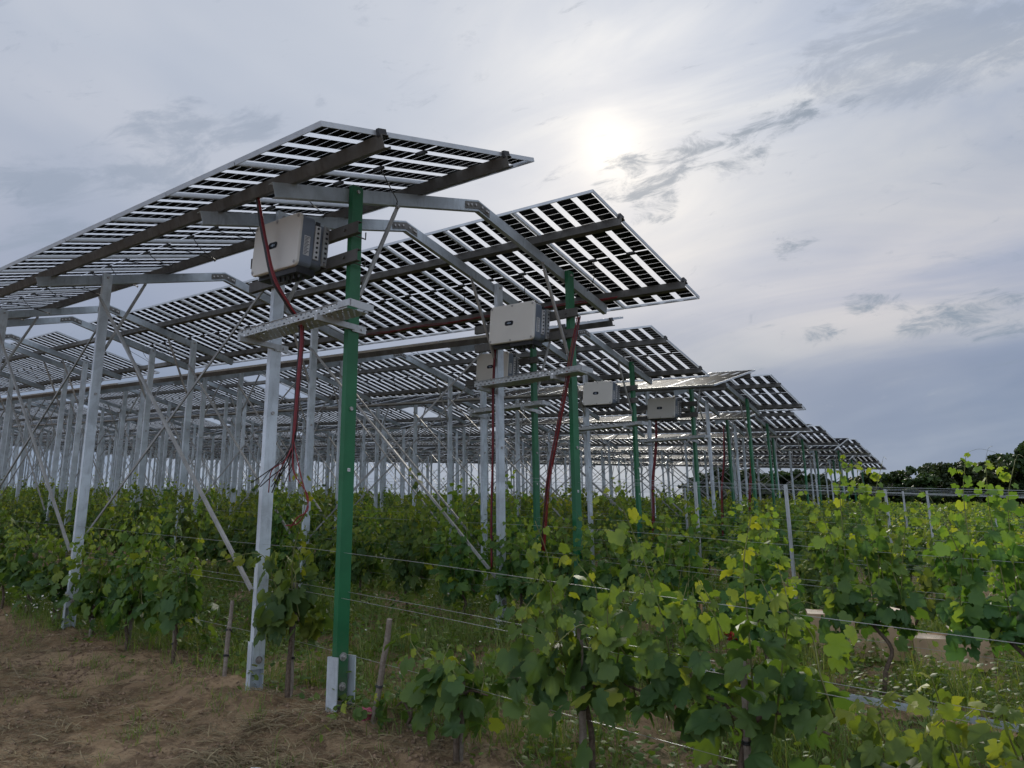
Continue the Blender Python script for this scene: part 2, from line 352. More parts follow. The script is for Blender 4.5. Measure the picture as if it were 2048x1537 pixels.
def tray_mat():
    m, t, out = mat("perforated_tray"); k = W(t)
    b = t.nodes.new('ShaderNodeBsdfPrincipled'); b.inputs['Base Color'].default_value = (.44, .46, .46, 1); b.inputs['Metallic'].default_value = .3; b.inputs['Roughness'].default_value = .4
    tr = t.nodes.new('ShaderNodeBsdfTransparent')
    tcn = t.nodes.new('ShaderNodeTexCoord'); sp = t.nodes.new('ShaderNodeSeparateXYZ'); k.link(tcn.outputs['Object'], sp.inputs[0])
    def slot(a, per, duty): return k.m('LESS_THAN', k.m('FRACT', k.m('DIVIDE', k.m('ADD', a, 10.0), per)), duty)
    rowi = k.m('MODULO', k.m('FLOOR', k.m('DIVIDE', k.m('ADD', k.m('ADD', k.m('SUBTRACT', sp.outputs['Z'], k.m('MULTIPLY', sp.outputs['Y'], .035)), sp.outputs['X']), 10.0), .03)), 2.0)
    yy = k.m('ADD', sp.outputs['Y'], k.m('MULTIPLY', rowi, .032))
    zz2 = k.m('ADD', k.m('SUBTRACT', sp.outputs['Z'], k.m('MULTIPLY', sp.outputs['Y'], .035)), sp.outputs['X'])
    hole = k.m('MULTIPLY', slot(yy, .064, .40), slot(zz2, .03, .42))
    mx = t.nodes.new('ShaderNodeMixShader'); k.link(hole, mx.inputs[0]); k.link(b.outputs[0], mx.inputs[1]); k.link(tr.outputs[0], mx.inputs[2])
    k.link(mx.outputs[0], out.inputs[0]); return m
M_PERF = tray_mat()

# ------------------------------------------------------------------ mesh helpers
class MB:
    def __init__(s): s.v = []; s.f = []; s.m = []
    def add(s, vs, fs, mi=0):
        o = len(s.v); s.v += [tuple(map(float, p)) for p in vs]; s.f += [tuple(i + o for i in f) for f in fs]; s.m += [mi] * len(fs)
    def box(s, lo, hi, mi=0, fn=None):
        (a, b, c), (d, e, f) = lo, hi
        vs = [(a, b, c), (d, b, c), (d, e, c), (a, e, c), (a, b, f), (d, b, f), (d, e, f), (a, e, f)]
        if fn: vs = [fn(p) for p in vs]
        s.add(vs, [(0, 3, 2, 1), (4, 5, 6, 7), (0, 1, 5, 4), (1, 2, 6, 5), (2, 3, 7, 6), (3, 0, 4, 7)], mi)
    def extr(s, poly, o, a, b, vec, mi=0):
        o, a, b, vec = Vector(o), Vector(a), Vector(b), Vector(vec); n = len(poly)
        p = [o + a * x + b * y for x, y in poly]; vs = p + [q + vec for q in p]
        fs = [tuple(range(n))[::-1], tuple(range(n, 2 * n))] + [(i, (i + 1) % n, n + (i + 1) % n, n + i) for i in range(n)]
        s.add(vs, fs, mi)
    def bar(s, p0, p1, wa, wb, ref=(0, 1, 0), mi=0):
        p0, p1 = Vector(p0), Vector(p1); d = (p1 - p0).normalized(); r = Vector(ref)
        a = d.cross(r).normalized(); b = a.cross(d).normalized()
        s.extr([(-wa / 2, -wb / 2), (wa / 2, -wb / 2), (wa / 2, wb / 2), (-wa / 2, wb / 2)], p0, a, b, p1 - p0, mi)
    def angle(s, p0, p1, wd, t, ref, mi=0):
        p0, p1 = Vector(p0), Vector(p1); d = (p1 - p0).normalized(); r = Vector(ref)
        a = d.cross(r).normalized(); b = a.cross(d).normalized()
        s.extr([(0, 0), (wd, 0), (wd, t), (t, t), (t, wd), (0, wd)], p0 - a * wd / 2, a, b, p1 - p0, mi)
    def cyl(s, p0, p1, r, n=10, mi=0, r1=None):
        s.tube([p0, p1], [r, r if r1 is None else r1], n, mi)
    def tube(s, pts, rad, n=6, mi=0):
        pts = [Vector(p) for p in pts]; m = len(pts)
        if isinstance(rad, (int, float)): rad = [rad] * m
        vs = []; prev = None
        for i, p in enumerate(pts):
            d = (pts[min(i + 1, m - 1)] - pts[max(i - 1, 0)]).normalized()
            if prev is None: a = d.orthogonal().normalized()
            else:
                a = prev - d * prev.dot(d); a = a.normalized() if a.length > 1e-6 else d.orthogonal().normalized()
            prev = a; b = d.cross(a)
            vs += [p + (a * math.cos(2 * PI * k / n) + b * math.sin(2 * PI * k / n)) * rad[i] for k in range(n)]
        fs = [(i * n + k, i * n + (k + 1) % n, (i + 1) * n + (k + 1) % n, (i + 1) * n + k) for i in range(m - 1) for k in range(n)]
        fs += [tuple(range(n))[::-1], tuple(range((m - 1) * n, m * n))]
        s.add(vs, fs, mi)
    def mesh(s, name, mats, smooth=False):
        me = bpy.data.meshes.new(name); me.from_pydata(s.v, [], s.f)
        for x in (mats if isinstance(mats, (list, tuple)) else [mats]): me.materials.append(x)
        me.polygons.foreach_set('material_index', s.m)
        if smooth: me.polygons.foreach_set('use_smooth', [True] * len(s.f))
        me.update(); return me
    def arrays(s): return np.array(s.v), s.f, s.m

def obj(name, me, parent=None, loc=(0, 0, 0), rot=None, scl=None):
    o = bpy.data.objects.new(name, me); COL.objects.link(o); o.location = loc
    if rot is not None: o.rotation_euler = rot
    if scl is not None: o.scale = scl
    if parent is not None: o.parent = parent
    return o
def tag(o, label=None, cat=None, group=None, kind=None):
    if label: o['label'] = label
    if cat: o['category'] = cat
    if group: o['group'] = group
    if kind: o['kind'] = kind
    return o
def thing(name, label, cat, loc=(0, 0, 0), group=None, rot=None):
    return tag(obj(name, None, None, loc, rot), label, cat, group)
def copy_tree(o, parent=None):
    c = o.copy(); COL.objects.link(c)
    if parent is not None: c.parent = parent
    for ch in list(o.children): copy_tree(ch, c)
    return c
def smoothpath(pts, n=6):
    """Catmull-Rom through the points"""
    P = [Vector(p) for p in pts]; P = [P[0] * 2 - P[1]] + P + [P[-1] * 2 - P[-2]]; out = []
    for i in range(1, len(P) - 2):
        for k in range(n):
            t = k / n; a, b, c, d = P[i - 1], P[i], P[i + 1], P[i + 2]
            out.append(.5 * ((2 * b) + (c - a) * t + (2 * a - 5 * b + 4 * c - d) * t * t + (3 * b - a - 3 * c + d) * t ** 3))
    out.append(P[-2]); return out

def np_mesh(name, V, faces_n, L, mats, mi=None, tint=None, smooth=False):
    """V (n,3); L flat loop indices; faces_n loop count per face"""
    me = bpy.data.meshes.new(name); nf = len(faces_n)
    me.vertices.add(len(V)); me.vertices.foreach_set('co', np.ascontiguousarray(V, np.float32).ravel())
    me.loops.add(len(L)); me.loops.foreach_set('vertex_index', np.ascontiguousarray(L, np.int32))
    me.polygons.add(nf); st = np.zeros(nf, np.int32); st[1:] = np.cumsum(faces_n)[:-1]
    me.polygons.foreach_set('loop_start', st)
    try: me.polygons.foreach_set('loop_total', np.ascontiguousarray(faces_n, np.int32))
    except Exception: pass
    for x in (mats if isinstance(mats, (list, tuple)) else [mats]): me.materials.append(x)
    if mi is not None: me.polygons.foreach_set('material_index', np.ascontiguousarray(mi, np.int32))
    if smooth: me.polygons.foreach_set('use_smooth', np.ones(nf, bool))
    if tint is not None:
        a = me.attributes.new('tint', 'FLOAT', 'POINT'); a.data.foreach_set('value', np.ascontiguousarray(tint, np.float32))
    me.update(calc_edges=True); return me

def unit(a): return a / np.maximum(np.linalg.norm(a, axis=-1, keepdims=True), 1e-9)

def scatter(tv, tf, P, A, Nn, S, tint=None):
    """instances of a small template (verts tv, faces tf) baked: A = tip direction, Nn = normal, S = size"""
    A = unit(A); Nn = unit(Nn - A * np.sum(A * Nn, -1, keepdims=True)); Sd = np.cross(A, Nn)
    tv = np.asarray(tv, float); n, k = len(P), len(tv)
    V = P[:, None, :] + S[:, None, None] * (tv[None, :, 0:1] * Sd[:, None, :] + tv[None, :, 1:2] * A[:, None, :] + tv[None, :, 2:3] * Nn[:, None, :])
    lt = np.concatenate([np.array(f) for f in tf]); cnt = np.array([len(f) for f in tf])
    L = (lt[None, :] + (np.arange(n) * k)[:, None]).ravel(); C = np.tile(cnt, n)
    t = None if tint is None else np.clip(np.repeat(tint, k) + (np.tile(np.linalg.norm(tv[:, :2] - tv[:1, :2], axis=1) * .16 - .05, n) if k > 8 else 0), 0, 1)
    return V.reshape(-1, 3), C, L, t
def merge(parts):
    Vs, Cs, Ls, Ts = [], [], [], []; o = 0
    for V, C, L, t in parts:
        Vs.append(V); Cs.append(C); Ls.append(L + o); Ts.append(t if t is not None else np.zeros(len(V))); o += len(V)
    return np.concatenate(Vs), np.concatenate(Cs), np.concatenate(Ls), np.concatenate(Ts)
def replicate(mb, offs):
    """one merged mesh from many copies of an MB at offsets -> V, counts, loops, material index"""
    V, F, M = mb.arrays(); offs = np.asarray(offs, float); n = len(offs)
    lt = np.concatenate([np.array(f) for f in F]); cnt = np.array([len(f) for f in F])
    VV = (V[None] + offs[:, None]).reshape(-1, 3)
    return VV, np.tile(cnt, n), (lt[None] + (np.arange(n) * len(V))[:, None]).ravel(), np.tile(np.array(M), n)

def in_view(x, y, marg=math.radians(7)):
    a = np.arctan2(np.asarray(y) - CAM.y, np.asarray(x) - CAM.x); half = math.radians(34.4) + marg
    return np.abs(a - math.atan2(FWD.y, FWD.x)) < half

# ------------------------------------------------------------------ ground
def lines(segs):
    out = []
    for a, b, n, p in segs:
        t = np.linspace(0, 1, n, endpoint=False) ** p; out.append(a + (b - a) * t)
    return np.concatenate(out + [[segs[-1][1]]])
gx = lines([(-500, -40, 8, 1), (-40, -5, 14, 1), (-5, 1.2, 155, 1), (1.2, 9, 60, 1), (9, 60, 50, 1), (60, 130, 40, 1), (130, 700, 12, 1)])
gy = lines([(-500, -40, 8, 1), (-40, -7, 14, 1), (-7, 6, 300, 1), (6, 14, 50, 1), (14, 60, 46, 1), (60, 230, 60, 1), (230, 700, 10, 1)])
XX, YY = np.meshgrid(gx, gy, indexing='ij'); ZZ = ground(XX, YY)
Vg = np.stack([XX.ravel(), YY.ravel(), ZZ.ravel()], 1); nx, ny = len(gx), len(gy)
I, J = np.meshgrid(np.arange(nx - 1), np.arange(ny - 1), indexing='ij'); q = (I * ny + J).ravel()
Lg = np.stack([q, q + ny, q + ny + 1, q + 1], 1).ravel()
tag(obj('ground', np_mesh('ground', Vg, np.full(len(q), 4), Lg, M_SOIL, smooth=True)), kind='structure')

# ------------------------------------------------------------------ solar array pieces (row coordinates: x across, y along, z up from the row's base line)
RL, RB, RE = (-.7538, 3.8152), (1.5372, 4.5332), (3.8886, 4.0244)      # rafter top line: left end, bend, right end
sl = math.atan2(RB[1] - RL[1], RB[0] - RL[0]); sr = math.atan2(RE[1] - RB[1], RE[0] - RB[0])
zA = RL[1] + math.tan(sl) * (-RL[0]); zB = RB[1] + math.tan(sr) * (PW - RB[0])
PANEL_L = (-1.0818, 3.8465, sl, 2.298); PANEL_R = (2.045, 4.6028, sr - .005, 2.290)
PUR_T = (.215, .815)
def U(wd, dp, t): return [(0, 0), (wd, 0), (wd, dp), (wd - t, dp), (wd - t, t), (t, t), (t, dp), (0, dp)]

def post_mesh(top, bot, name, m):
    b = MB(); wd, dp, t = .104, .05, .005
    prof = [(0, 0), (wd, 0), (wd, dp), (wd - .02, dp), (wd - .02, dp - t), (wd - t, dp - t), (wd - t, t), (t, t), (t, dp - t), (.02, dp - t), (.02, dp), (0, dp)]
    b.extr(prof, (-wd / 2, -.052, bot), (1, 0, 0), (0, 1, 0), (0, 0, top - bot)); return b
def rafter_mb():
    b = MB(); h, dp, t = .112, .05, .005
    def cs(p0, p1, cut0, cut1):
        # C section standing on edge, web facing -y; ends cut along the given lines
        d = Vector((p1[0] - p0[0], 0, p1[1] - p0[1])).normalized(); n = Vector((-d.z, 0, d.x))
        if n.z < 0: n = -n
        prof = [(0, 0), (0, -h), (dp, -h), (dp, -h + t), (t, -h + t), (t, -t), (dp, -t), (dp, 0)]
        vs = []
        for p, cut in ((p0, cut0), (p1, cut1)):
            for yy, nn in prof: vs.append(Vector((p[0], .002 + yy, p[1])) + n * nn + d * (cut * -nn))
        k = len(prof)
        b.add(vs, [tuple(range(k)), tuple(range(k, 2 * k))[::-1]] + [(i, k + i, k + (i + 1) % k, (i + 1) % k) for i in range(k)])
    ha = math.tan((sl - sr) / 2)
    cs(RL, RB, 0.0, -ha + .001); cs(RB, RE, ha + .001, 0)
    return b
def splice_mb():
    b = MB(); h = .075; y0, y1 = -.004, .0015
    d1 = Vector((math.cos(sl), 0, math.sin(sl))); d2 = Vector((math.cos(sr), 0, math.sin(sr))); B = Vector((RB[0], 0, RB[1]))
    c0 = B + Vector((0, 0, -.02)); c1 = B + Vector((0, 0, -.02 - h))
    pts = [c0 - d1 * .20, c0, c0 + d2 * .17, c1 + d2 * .17, c1, c1 - d1 * .20]
    vs = [Vector((p.x, y0, p.z)) for p in pts] + [Vector((p.x, y1, p.z)) for p in pts]
    b.add(vs, [(0, 1, 4, 5), (1, 2, 3, 4), (6, 11, 10, 7), (7, 10, 9, 8)] + [(i, 6 + i, 6 + (i + 1) % 6, (i + 1) % 6) for i in range(6)])
    for dd, s in ((d1, -1), (d2, 1)):
        for q in (.05, .115, .17 if s < 0 else .14):
            c = (c0 + c1) / 2 + dd * (s * q); b.cyl((c.x, y0 - .012, c.z), (c.x, y0, c.z), .013, 6, 1)
    return b
def strut_mb(p0, p1):
    b = MB(); p0, p1 = Vector(p0), Vector(p1); d = (p1 - p0).normalized()
    b.tube([p0 + d * .09, p1 - d * .09], .019, 8)
    b.bar(p0, p0 + d * .12, .034, .008, (0, 1, 0)); b.bar(p1 - d * .12, p1, .034, .008, (0, 1, 0))
    for p in (p0 + d * .02, p1 - d * .02): b.cyl((p.x, p.y - .022, p.z), (p.x, p.y - .003, p.z), .014, 6)
    return b
STRUT_A = strut_mb((.035, -.02, 3.05), (.47, -.012, 4.07)); STRUT_B = strut_mb((PW - .03, -.02, 3.16), (2.56, -.012, 4.19))
def brace_mb(up, side):
    z0, z1 = (.74, 3.78) if up else (3.62, .92)
    x = (.060 if side else -.078)
    b = MB(); b.angle((x, .0, z0), (x + .012 * up, BAY - .0, z1 + GV * BAY * .92), .027, .004, (1, 0, 0)); return b
def panel_frame(side):
    x0, z0, s, L = side; e = Vector((math.cos(s), 0, math.sin(s))); n = Vector((-math.sin(s), 0, math.cos(s)))
    return lambda u, y, h: Vector((x0, 0, z0)) + e * u + n * h + Vector((0, y, GV * y))
MW = 1.000
def frame_mb(side, b=None, mi=0):
    b = b or MB(); f = panel_frame(side); L = side[3]; fw = .009
    fn = lambda p: f(*p)
    b.box((0, 0, -.036), (fw, MW, 0), mi, fn); b.box((L - fw, 0, -.036), (L, MW, 0), mi, fn)
    b.box((fw, 0, -.036), (L - fw, fw, 0), mi, fn); b.box((fw, MW - fw, -.036), (L - fw, MW, 0), mi, fn)
    return b
def lam_mb(side):
    """glass laminate: four columns of half cells with clear strips between"""
    b = MB(); f = panel_frame(side); L = side[3]; h = -.007
    ys = [(.009, .048, 1)]; y = .048
    for c in range(4):
        ys.append((y, y + .169, 0)); y += .169
        ys.append((y, y + (.076 if c < 3 else MW - .009 - y), 1)); y += .076
    m0, mid, ncell = .030, .016, 12
    pitch = ((L - 2 * m0 - mid) / 2) / ncell; gap = .0030
    def quad(u0, u1, y0, y1, mi): b.add([f(u0, y0, h), f(u1, y0, h), f(u1, y1, h), f(u0, y1, h)], [(0, 1, 2, 3)], mi)
    for y0, y1, g in ys:
        if g: quad(.014, L - .014, y0, y1, 1); continue
        quad(.014, m0, y0, y1, 1); quad(L - m0, L - .014, y0, y1, 1); quad(L / 2 - mid / 2, L / 2 + mid / 2, y0, y1, 1)
        for half in (0, 1):
            u = m0 if half == 0 else L / 2 + mid / 2
            for i in range(ncell):
                quad(u + gap / 2, u + pitch - gap / 2, y0, y1, 0)
                quad(u, u + gap / 2, y0, y1, 1); quad(u + pitch - gap / 2, u + pitch, y0, y1, 1); u += pitch
    return b
JB_Y = (.044 + .170 + .038, .044 + .170 * 3 + .076 * 2 + .038)
def jbox_mb(side, y, b=None, mi=0):
    b = b or MB(); f = panel_frame(side); L = side[3]; fn = lambda p: f(*p)
    b.box((L / 2 - .018, y - .05, -.030), (L / 2 + .018, y + .05, -.0075), mi, fn); return b
def lead_mb(side, k):
    b = MB(); f = panel_frame(side); L = side[3]; r = random.Random(k)
    a = (L / 2 + .02, JB_Y[1], -.02); c = (L / 2 + .05, JB_Y[1] + .62, -.02)
    dr = r.uniform(.06, .2)
    pts = [f(*a), f(a[0] + .10, a[1] + .04, -.06 - dr * .5), f(L / 2 + r.uniform(.25, .45), a[1] + .28, -.05 - dr), f(L / 2 + .3, a[1] + .5, -.04 - dr * .4), f(*c)]
    b.tube(smoothpath(pts, 4), .0045, 5); p = pts[2]; b.tube([p, p + Vector((.03, .07, .02))], .011, 6)
    return b

ME = {}
ME['post_a'] = post_mesh(zA + .005, .13, 'post', 0); ME['post_b'] = post_mesh(zB + .005, .20, 'post', 0)
POSTA_S = ME['post_a'].mesh('post', M_POST); POSTB_S = ME['post_b'].mesh('post', M_POST)
POSTA_G = ME['post_a'].mesh('green_post', M_GREEN); POSTB_G = ME['post_b'].mesh('green_post', M_GREEN)
POSTA_F = post_mesh(zA + .005, -2.6, 'post', 0).mesh('post', M_POST); POSTB_F = post_mesh(zB + .005, -2.6, 'post', 0).mesh('post', M_POST)
RAFTER = rafter_mb().mesh('rafter', M_STEEL); SPLICE = splice_mb().mesh('splice_plate', [M_PURLIN, M_BOLT])
STR_A = STRUT_A.mesh('strut', M_BRACE); STR_B = STRUT_B.mesh('strut', M_BRACE)
BR = [brace_mb(u, s) for u, s in ((1, 0), (0, 1))]; BRM = [b.mesh('cross_brace', M_BRACE) for b in BR]
SIDES = (PANEL_L, PANEL_R)
LAM = [lam_mb(s).mesh('solar_panel', [M_CELL, M_GLASS]) for s in SIDES]
FRM = [frame_mb(s).mesh('panel_frame', M_ALU) for s in SIDES]
JBX = [[jbox_mb(s, y).mesh('junction_box', M_CAP) for y in JB_Y] for s in SIDES]
LEAD = [[lead_mb(s, k + 10 * i).mesh('lead', M_CAP) for k in range(3)] for i, s in enumerate(SIDES)]
FULL_MB = []
for s in SIDES:
    b = lam_mb(s); frame_mb(s, b, 2)
    for y in JB_Y: jbox_mb(s, y, b, 3)
    FULL_MB.append(b)
FULL = [b.mesh('solar_panel', [M_CELL, M_GLASS, M_ALU, M_CAP]) for b in FULL_MB]
# simpler panels for the far end of a row
def coarse(side):
    b = MB(); f = panel_frame(side); L = side[3]; y = .03
    b.add([f(0, 0, -.007), f(L, 0, -.007), f(L, .03, -.007), f(0, .03, -.007)], [(0, 1, 2, 3)], 1)
    for c in range(4):
        for u0, u1 in ((.014, L / 2 - .01), (L / 2 + .01, L - .014)): b.add([f(u0, y, -.007), f(u1, y, -.007), f(u1, y + .172, -.007), f(u0, y + .172, -.007)], [(0, 1, 2, 3)], 0)
        y += .172; g = .078 if c < 3 else MW - y
        b.add([f(0, y, -.007), f(L, y, -.007), f(L, y + g, -.007), f(0, y + g, -.007)], [(0, 1, 2, 3)], 1); y += g
    fn = lambda p: f(*p); b.box((0, 0, -.036), (.014, MW, 0), 2, fn); b.box((L - .014, 0, -.036), (L, MW, 0), 2, fn)
    return b
COARSE = [coarse(s) for s in SIDES]

def pile_mesh(kind):
    b = MB(); top, bot = .36, -.5
    if kind == 'g': b.extr(U(.165, .115, .009), (-.0825, .012, bot), (1, 0, 0), (0, -1, 0), (0, 0, top - bot))
    else: b.extr(U(.122, .056, .006), (-.061, .012, bot), (1, 0, 0), (0, -1, 0), (0, 0, top - bot))
    return b.mesh('pile', M_POST)
PILE_G, PILE_S = pile_mesh('g'), pile_mesh('s')
def bolt_mesh(m):
    b = MB(); b.cyl((0, 0, 0), (0, -.006, 0), .030, 16); b.cyl((0, -.006, 0), (0, -.022, 0), .018, 6); b.cyl((0, -.022, 0), (0, -.034, 0), .010, 8); return b.mesh('bolt', m)
BOLT_N, BOLT_R = bolt_mesh(M_BOLT), bolt_mesh(M_RUSTBOLT)
def small_bolt():
    b = MB(); b.cyl((0, 0, 0), (0, -.012, 0), .016, 6); return b.mesh('bolt', M_BOLT)
BOLT_S = small_bolt()
STICK = MB(); STICK.box((-.013, -.0545, 1.72), (.012, -.0525, 1.745)); STICK.box((-.006, -.0555, 1.729), (.005, -.0546, 1.735), 1)
STICKER = STICK.mesh('sticker', [M_LABEL, M_INK])
RAIL = MB()
for zz0 in (3.632, 3.398):
    RAIL.extr([(0, 0), (.042, 0), (.042, .004), (.004, .004), (.004, .091), (.042, .091), (.042, .095), (0, .095)], (-.098, -.19, zz0 - .048), (1, 0, 0), (0, 0, 1), (0, 1.52, .085))
RAILM = []
for i, zz0 in enumerate((3.632, 3.398)):
    b = MB(); b.extr([(0, 0), (.042, 0), (.042, .004), (.004, .004), (.004, .091), (.042, .091), (.042, .095), (0, .095)], (-.100, -.19, zz0 - .048), (1, 0, 0), (0, 0, 1), (0, 1.52, .085))
    b.cyl((-.10, -.03, zz0 + .012), (-.115, -.03, zz0 + .012), .014, 6); b.cyl((-.10, 1.02, zz0 + .07), (-.115, 1.02, zz0 + .07), .014, 6)
    for yy in (-.085, .0): b.tube([(-.06, yy, zz0 - .03), (.065, yy, zz0 - .03), (.065, yy, zz0 + .03)], .006, 5)
    RAILM.append(b.mesh('mounting_rail', M_PURLIN))
CLAMP = []
for s in SIDES:
    b = MB(); f = panel_frame(s)
    for tt in PUR_T:
        u = tt * s[3]; fn = lambda p: f(*p)
        b.box((u - .035, -.03, -.05), (u + .035, -.003, .006), 0, fn)
    CLAMP.append(b.mesh('end_clamp', M_CAP))

NROW = len(T)
LEFT_T = math.tan(math.radians(39.12 + 34.4 + 2))
ORD = ['first', 'second', 'third', 'fourth', 'fifth', 'sixth', 'seventh', 'eighth', 'ninth', 'tenth', 'eleventh', 'twelfth', 'thirteenth', 'last']
INV = {(0, 0), (0, 1), (1, 0), (1, 1), (2, 0)}
for k in range(NROW):
    ox, oy = k * PU, T[k]; bz = GU * ox + GV * oy + (.06 if k else 0)
    lab = {0: 'nearest solar table row, with the largest inverter slung between its green and silver posts',
           1: 'second solar table row behind the nearest one, partly hidden by its tilted panels',
           2: 'third solar table row, whose panel tops catch pale light above the right-hand inverter'}.get(k,
           f'{ORD[k]} solar table row counted from the camera, black striped panels on galvanised posts' if k < 7 else 'last and smallest solar table row, far off in front of the tree line')
    root = thing('solar_array', lab, 'solar array', (ox, oy, bz), 'parallel rows of solar panel tables')
    yend = min(88., CAM.y + LEFT_T * (ox + 4.3 - CAM.x) + 3 - oy)
    nseg = max(1, int((yend + 4) / SEG)); ys = [SEG * s_ + q for s_ in range(nseg) for q in SEGF]
    ylast = SEG * (nseg - 1) + SEGF[-1] + PO
    near = k < 3
    far_off = []
    for i, y in enumerate(ys):
        loc = Vector((0, y, GV * y))
        green = i == 0
        deep = oy + y > 7 or k > 2
        for li, lx in enumerate((0., PW)):
            if green: me = (POSTA_G, POSTB_G)[li]
            elif deep: me = (POSTA_F, POSTB_F)[li]
            else: me = (POSTA_S, POSTB_S)[li]
            p = obj('green_post' if green else 'post', me, root, loc + Vector((lx, 0, 0)))
            if green: p['label'] = 'green painted end post'
            if k < 3 and i < 7:
                tb = obj('bolt', BOLT_S, p, (0, -.052, (zA, zB)[li] - .045))
                mb_ = obj('bolt', BOLT_S, p, (0, -.052, 2.55 if i > 1 else 2.2))
            if k < 2 and green: obj('sticker', STICKER, p, (0, 0, 0))
            if not deep and i < 4:
                wx, wy = ox + lx, oy + y; gl = gz(wx, wy) - (bz + loc.z)
                pl = obj('pile', PILE_G if green else PILE_S, root, loc + Vector((lx, 0, gl + .02)))
                zb0 = (.13, .20)[li]
                for dz in (.07, .27): obj('bolt', BOLT_N if green else BOLT_R, p, (.004, -.052, zb0 + dz))
        r = obj('rafter', RAFTER, root, loc)
        if k < 4 and i < 12: obj('splice_plate', SPLICE, r)
        if k < 5 or i < 6: obj('strut', STR_A, root, loc); obj('strut', STR_B, root, loc)
        else: far_off.append((STRUT_A, loc)); far_off.append((STRUT_B, loc))
        if i % 5 in (1, 2):
            for lx in (0., PW):
                for bi in (0, 1):
                    l2 = loc + Vector((lx, 0, 0))
                    if k < 5 and i < 24: obj('cross_brace', BRM[bi], root, l2)
                    else: far_off.append((BR[bi], l2))
    if far_off:
        groups = {}
        for b, l in far_off: groups.setdefault(id(b), (b, []))[1].append(tuple(l))
        Vs, Cs, Ls = [], [], []; o_ = 0
        for b, offs in groups.values():
            V, C, L, _ = replicate(b, offs); Vs.append(V); Cs.append(C); Ls.append(L + o_); o_ += len(V)
        tag(obj('far_bracing', np_mesh('far_bracing', np.concatenate(Vs), np.concatenate(Cs), np.concatenate(Ls), M_BRACE), root), kind='stuff')
    # purlins
    for side in SIDES:
        f = panel_frame(side)
        for tt in PUR_T:
            b = MB(); u = tt * side[3]; y0, y1 = -PO - .045, ylast
            o0 = f(u, y0, -.037); ex = f(1, 0, 0) - f(0, 0, 0); en = f(0, 0, 1) - f(0, 0, 0)
            wd, dp, t = .062, .094, .004
            prof = [(-wd / 2, 0), (wd / 2, 0), (wd / 2, -.016), (wd / 2 - t, -.016), (wd / 2 - t, -t), (-wd / 2 + t, -t), (-wd / 2 + t, -dp + t), (wd / 2 - t, -dp + t), (wd / 2 - t, -dp + .016), (wd / 2, -dp + .016), (wd / 2, -dp), (-wd / 2, -dp)]
            b.extr(prof, o0, ex, en, (0, y1 - y0, GV * (y1 - y0)))
            obj('purlin', b.mesh('purlin', M_PURLIN), root)
    for si in (0, 1):
        rest = []
        f = SIDES[si]
        for j in range(12 * nseg):
            y = -PO + (j // 12) * SEG + (j % 12) * MODY; l = Vector((0, y, GV * y))
            if k < 2 and j < 24:
                p = obj('solar_panel', LAM[si], root, l); obj('panel_frame', FRM[si], p)
                for q in JBX[si]: obj('junction_box', q, p)
                obj('lead', LEAD[si][j % 3], p)
                if j == 0: obj('end_clamp', CLAMP[si], p)
            elif j < 48: obj('solar_panel', FULL[si], root, l)
            else: rest.append(tuple(l))
        if rest:
            V, C, L, mi = replicate(COARSE[si], rest)
            tag(obj('far_solar_panels', np_mesh('far_solar_panels', V, C, L, [M_CELL, M_GLASS, M_ALU], mi), root), kind='stuff')
    for li, lx in enumerate((0., PW)):
        if (k, li) in INV:
            dz = 0.0 if li == 0 else .05
            for me in RAILM: obj('mounting_rail', me, root, (lx, 0, dz))

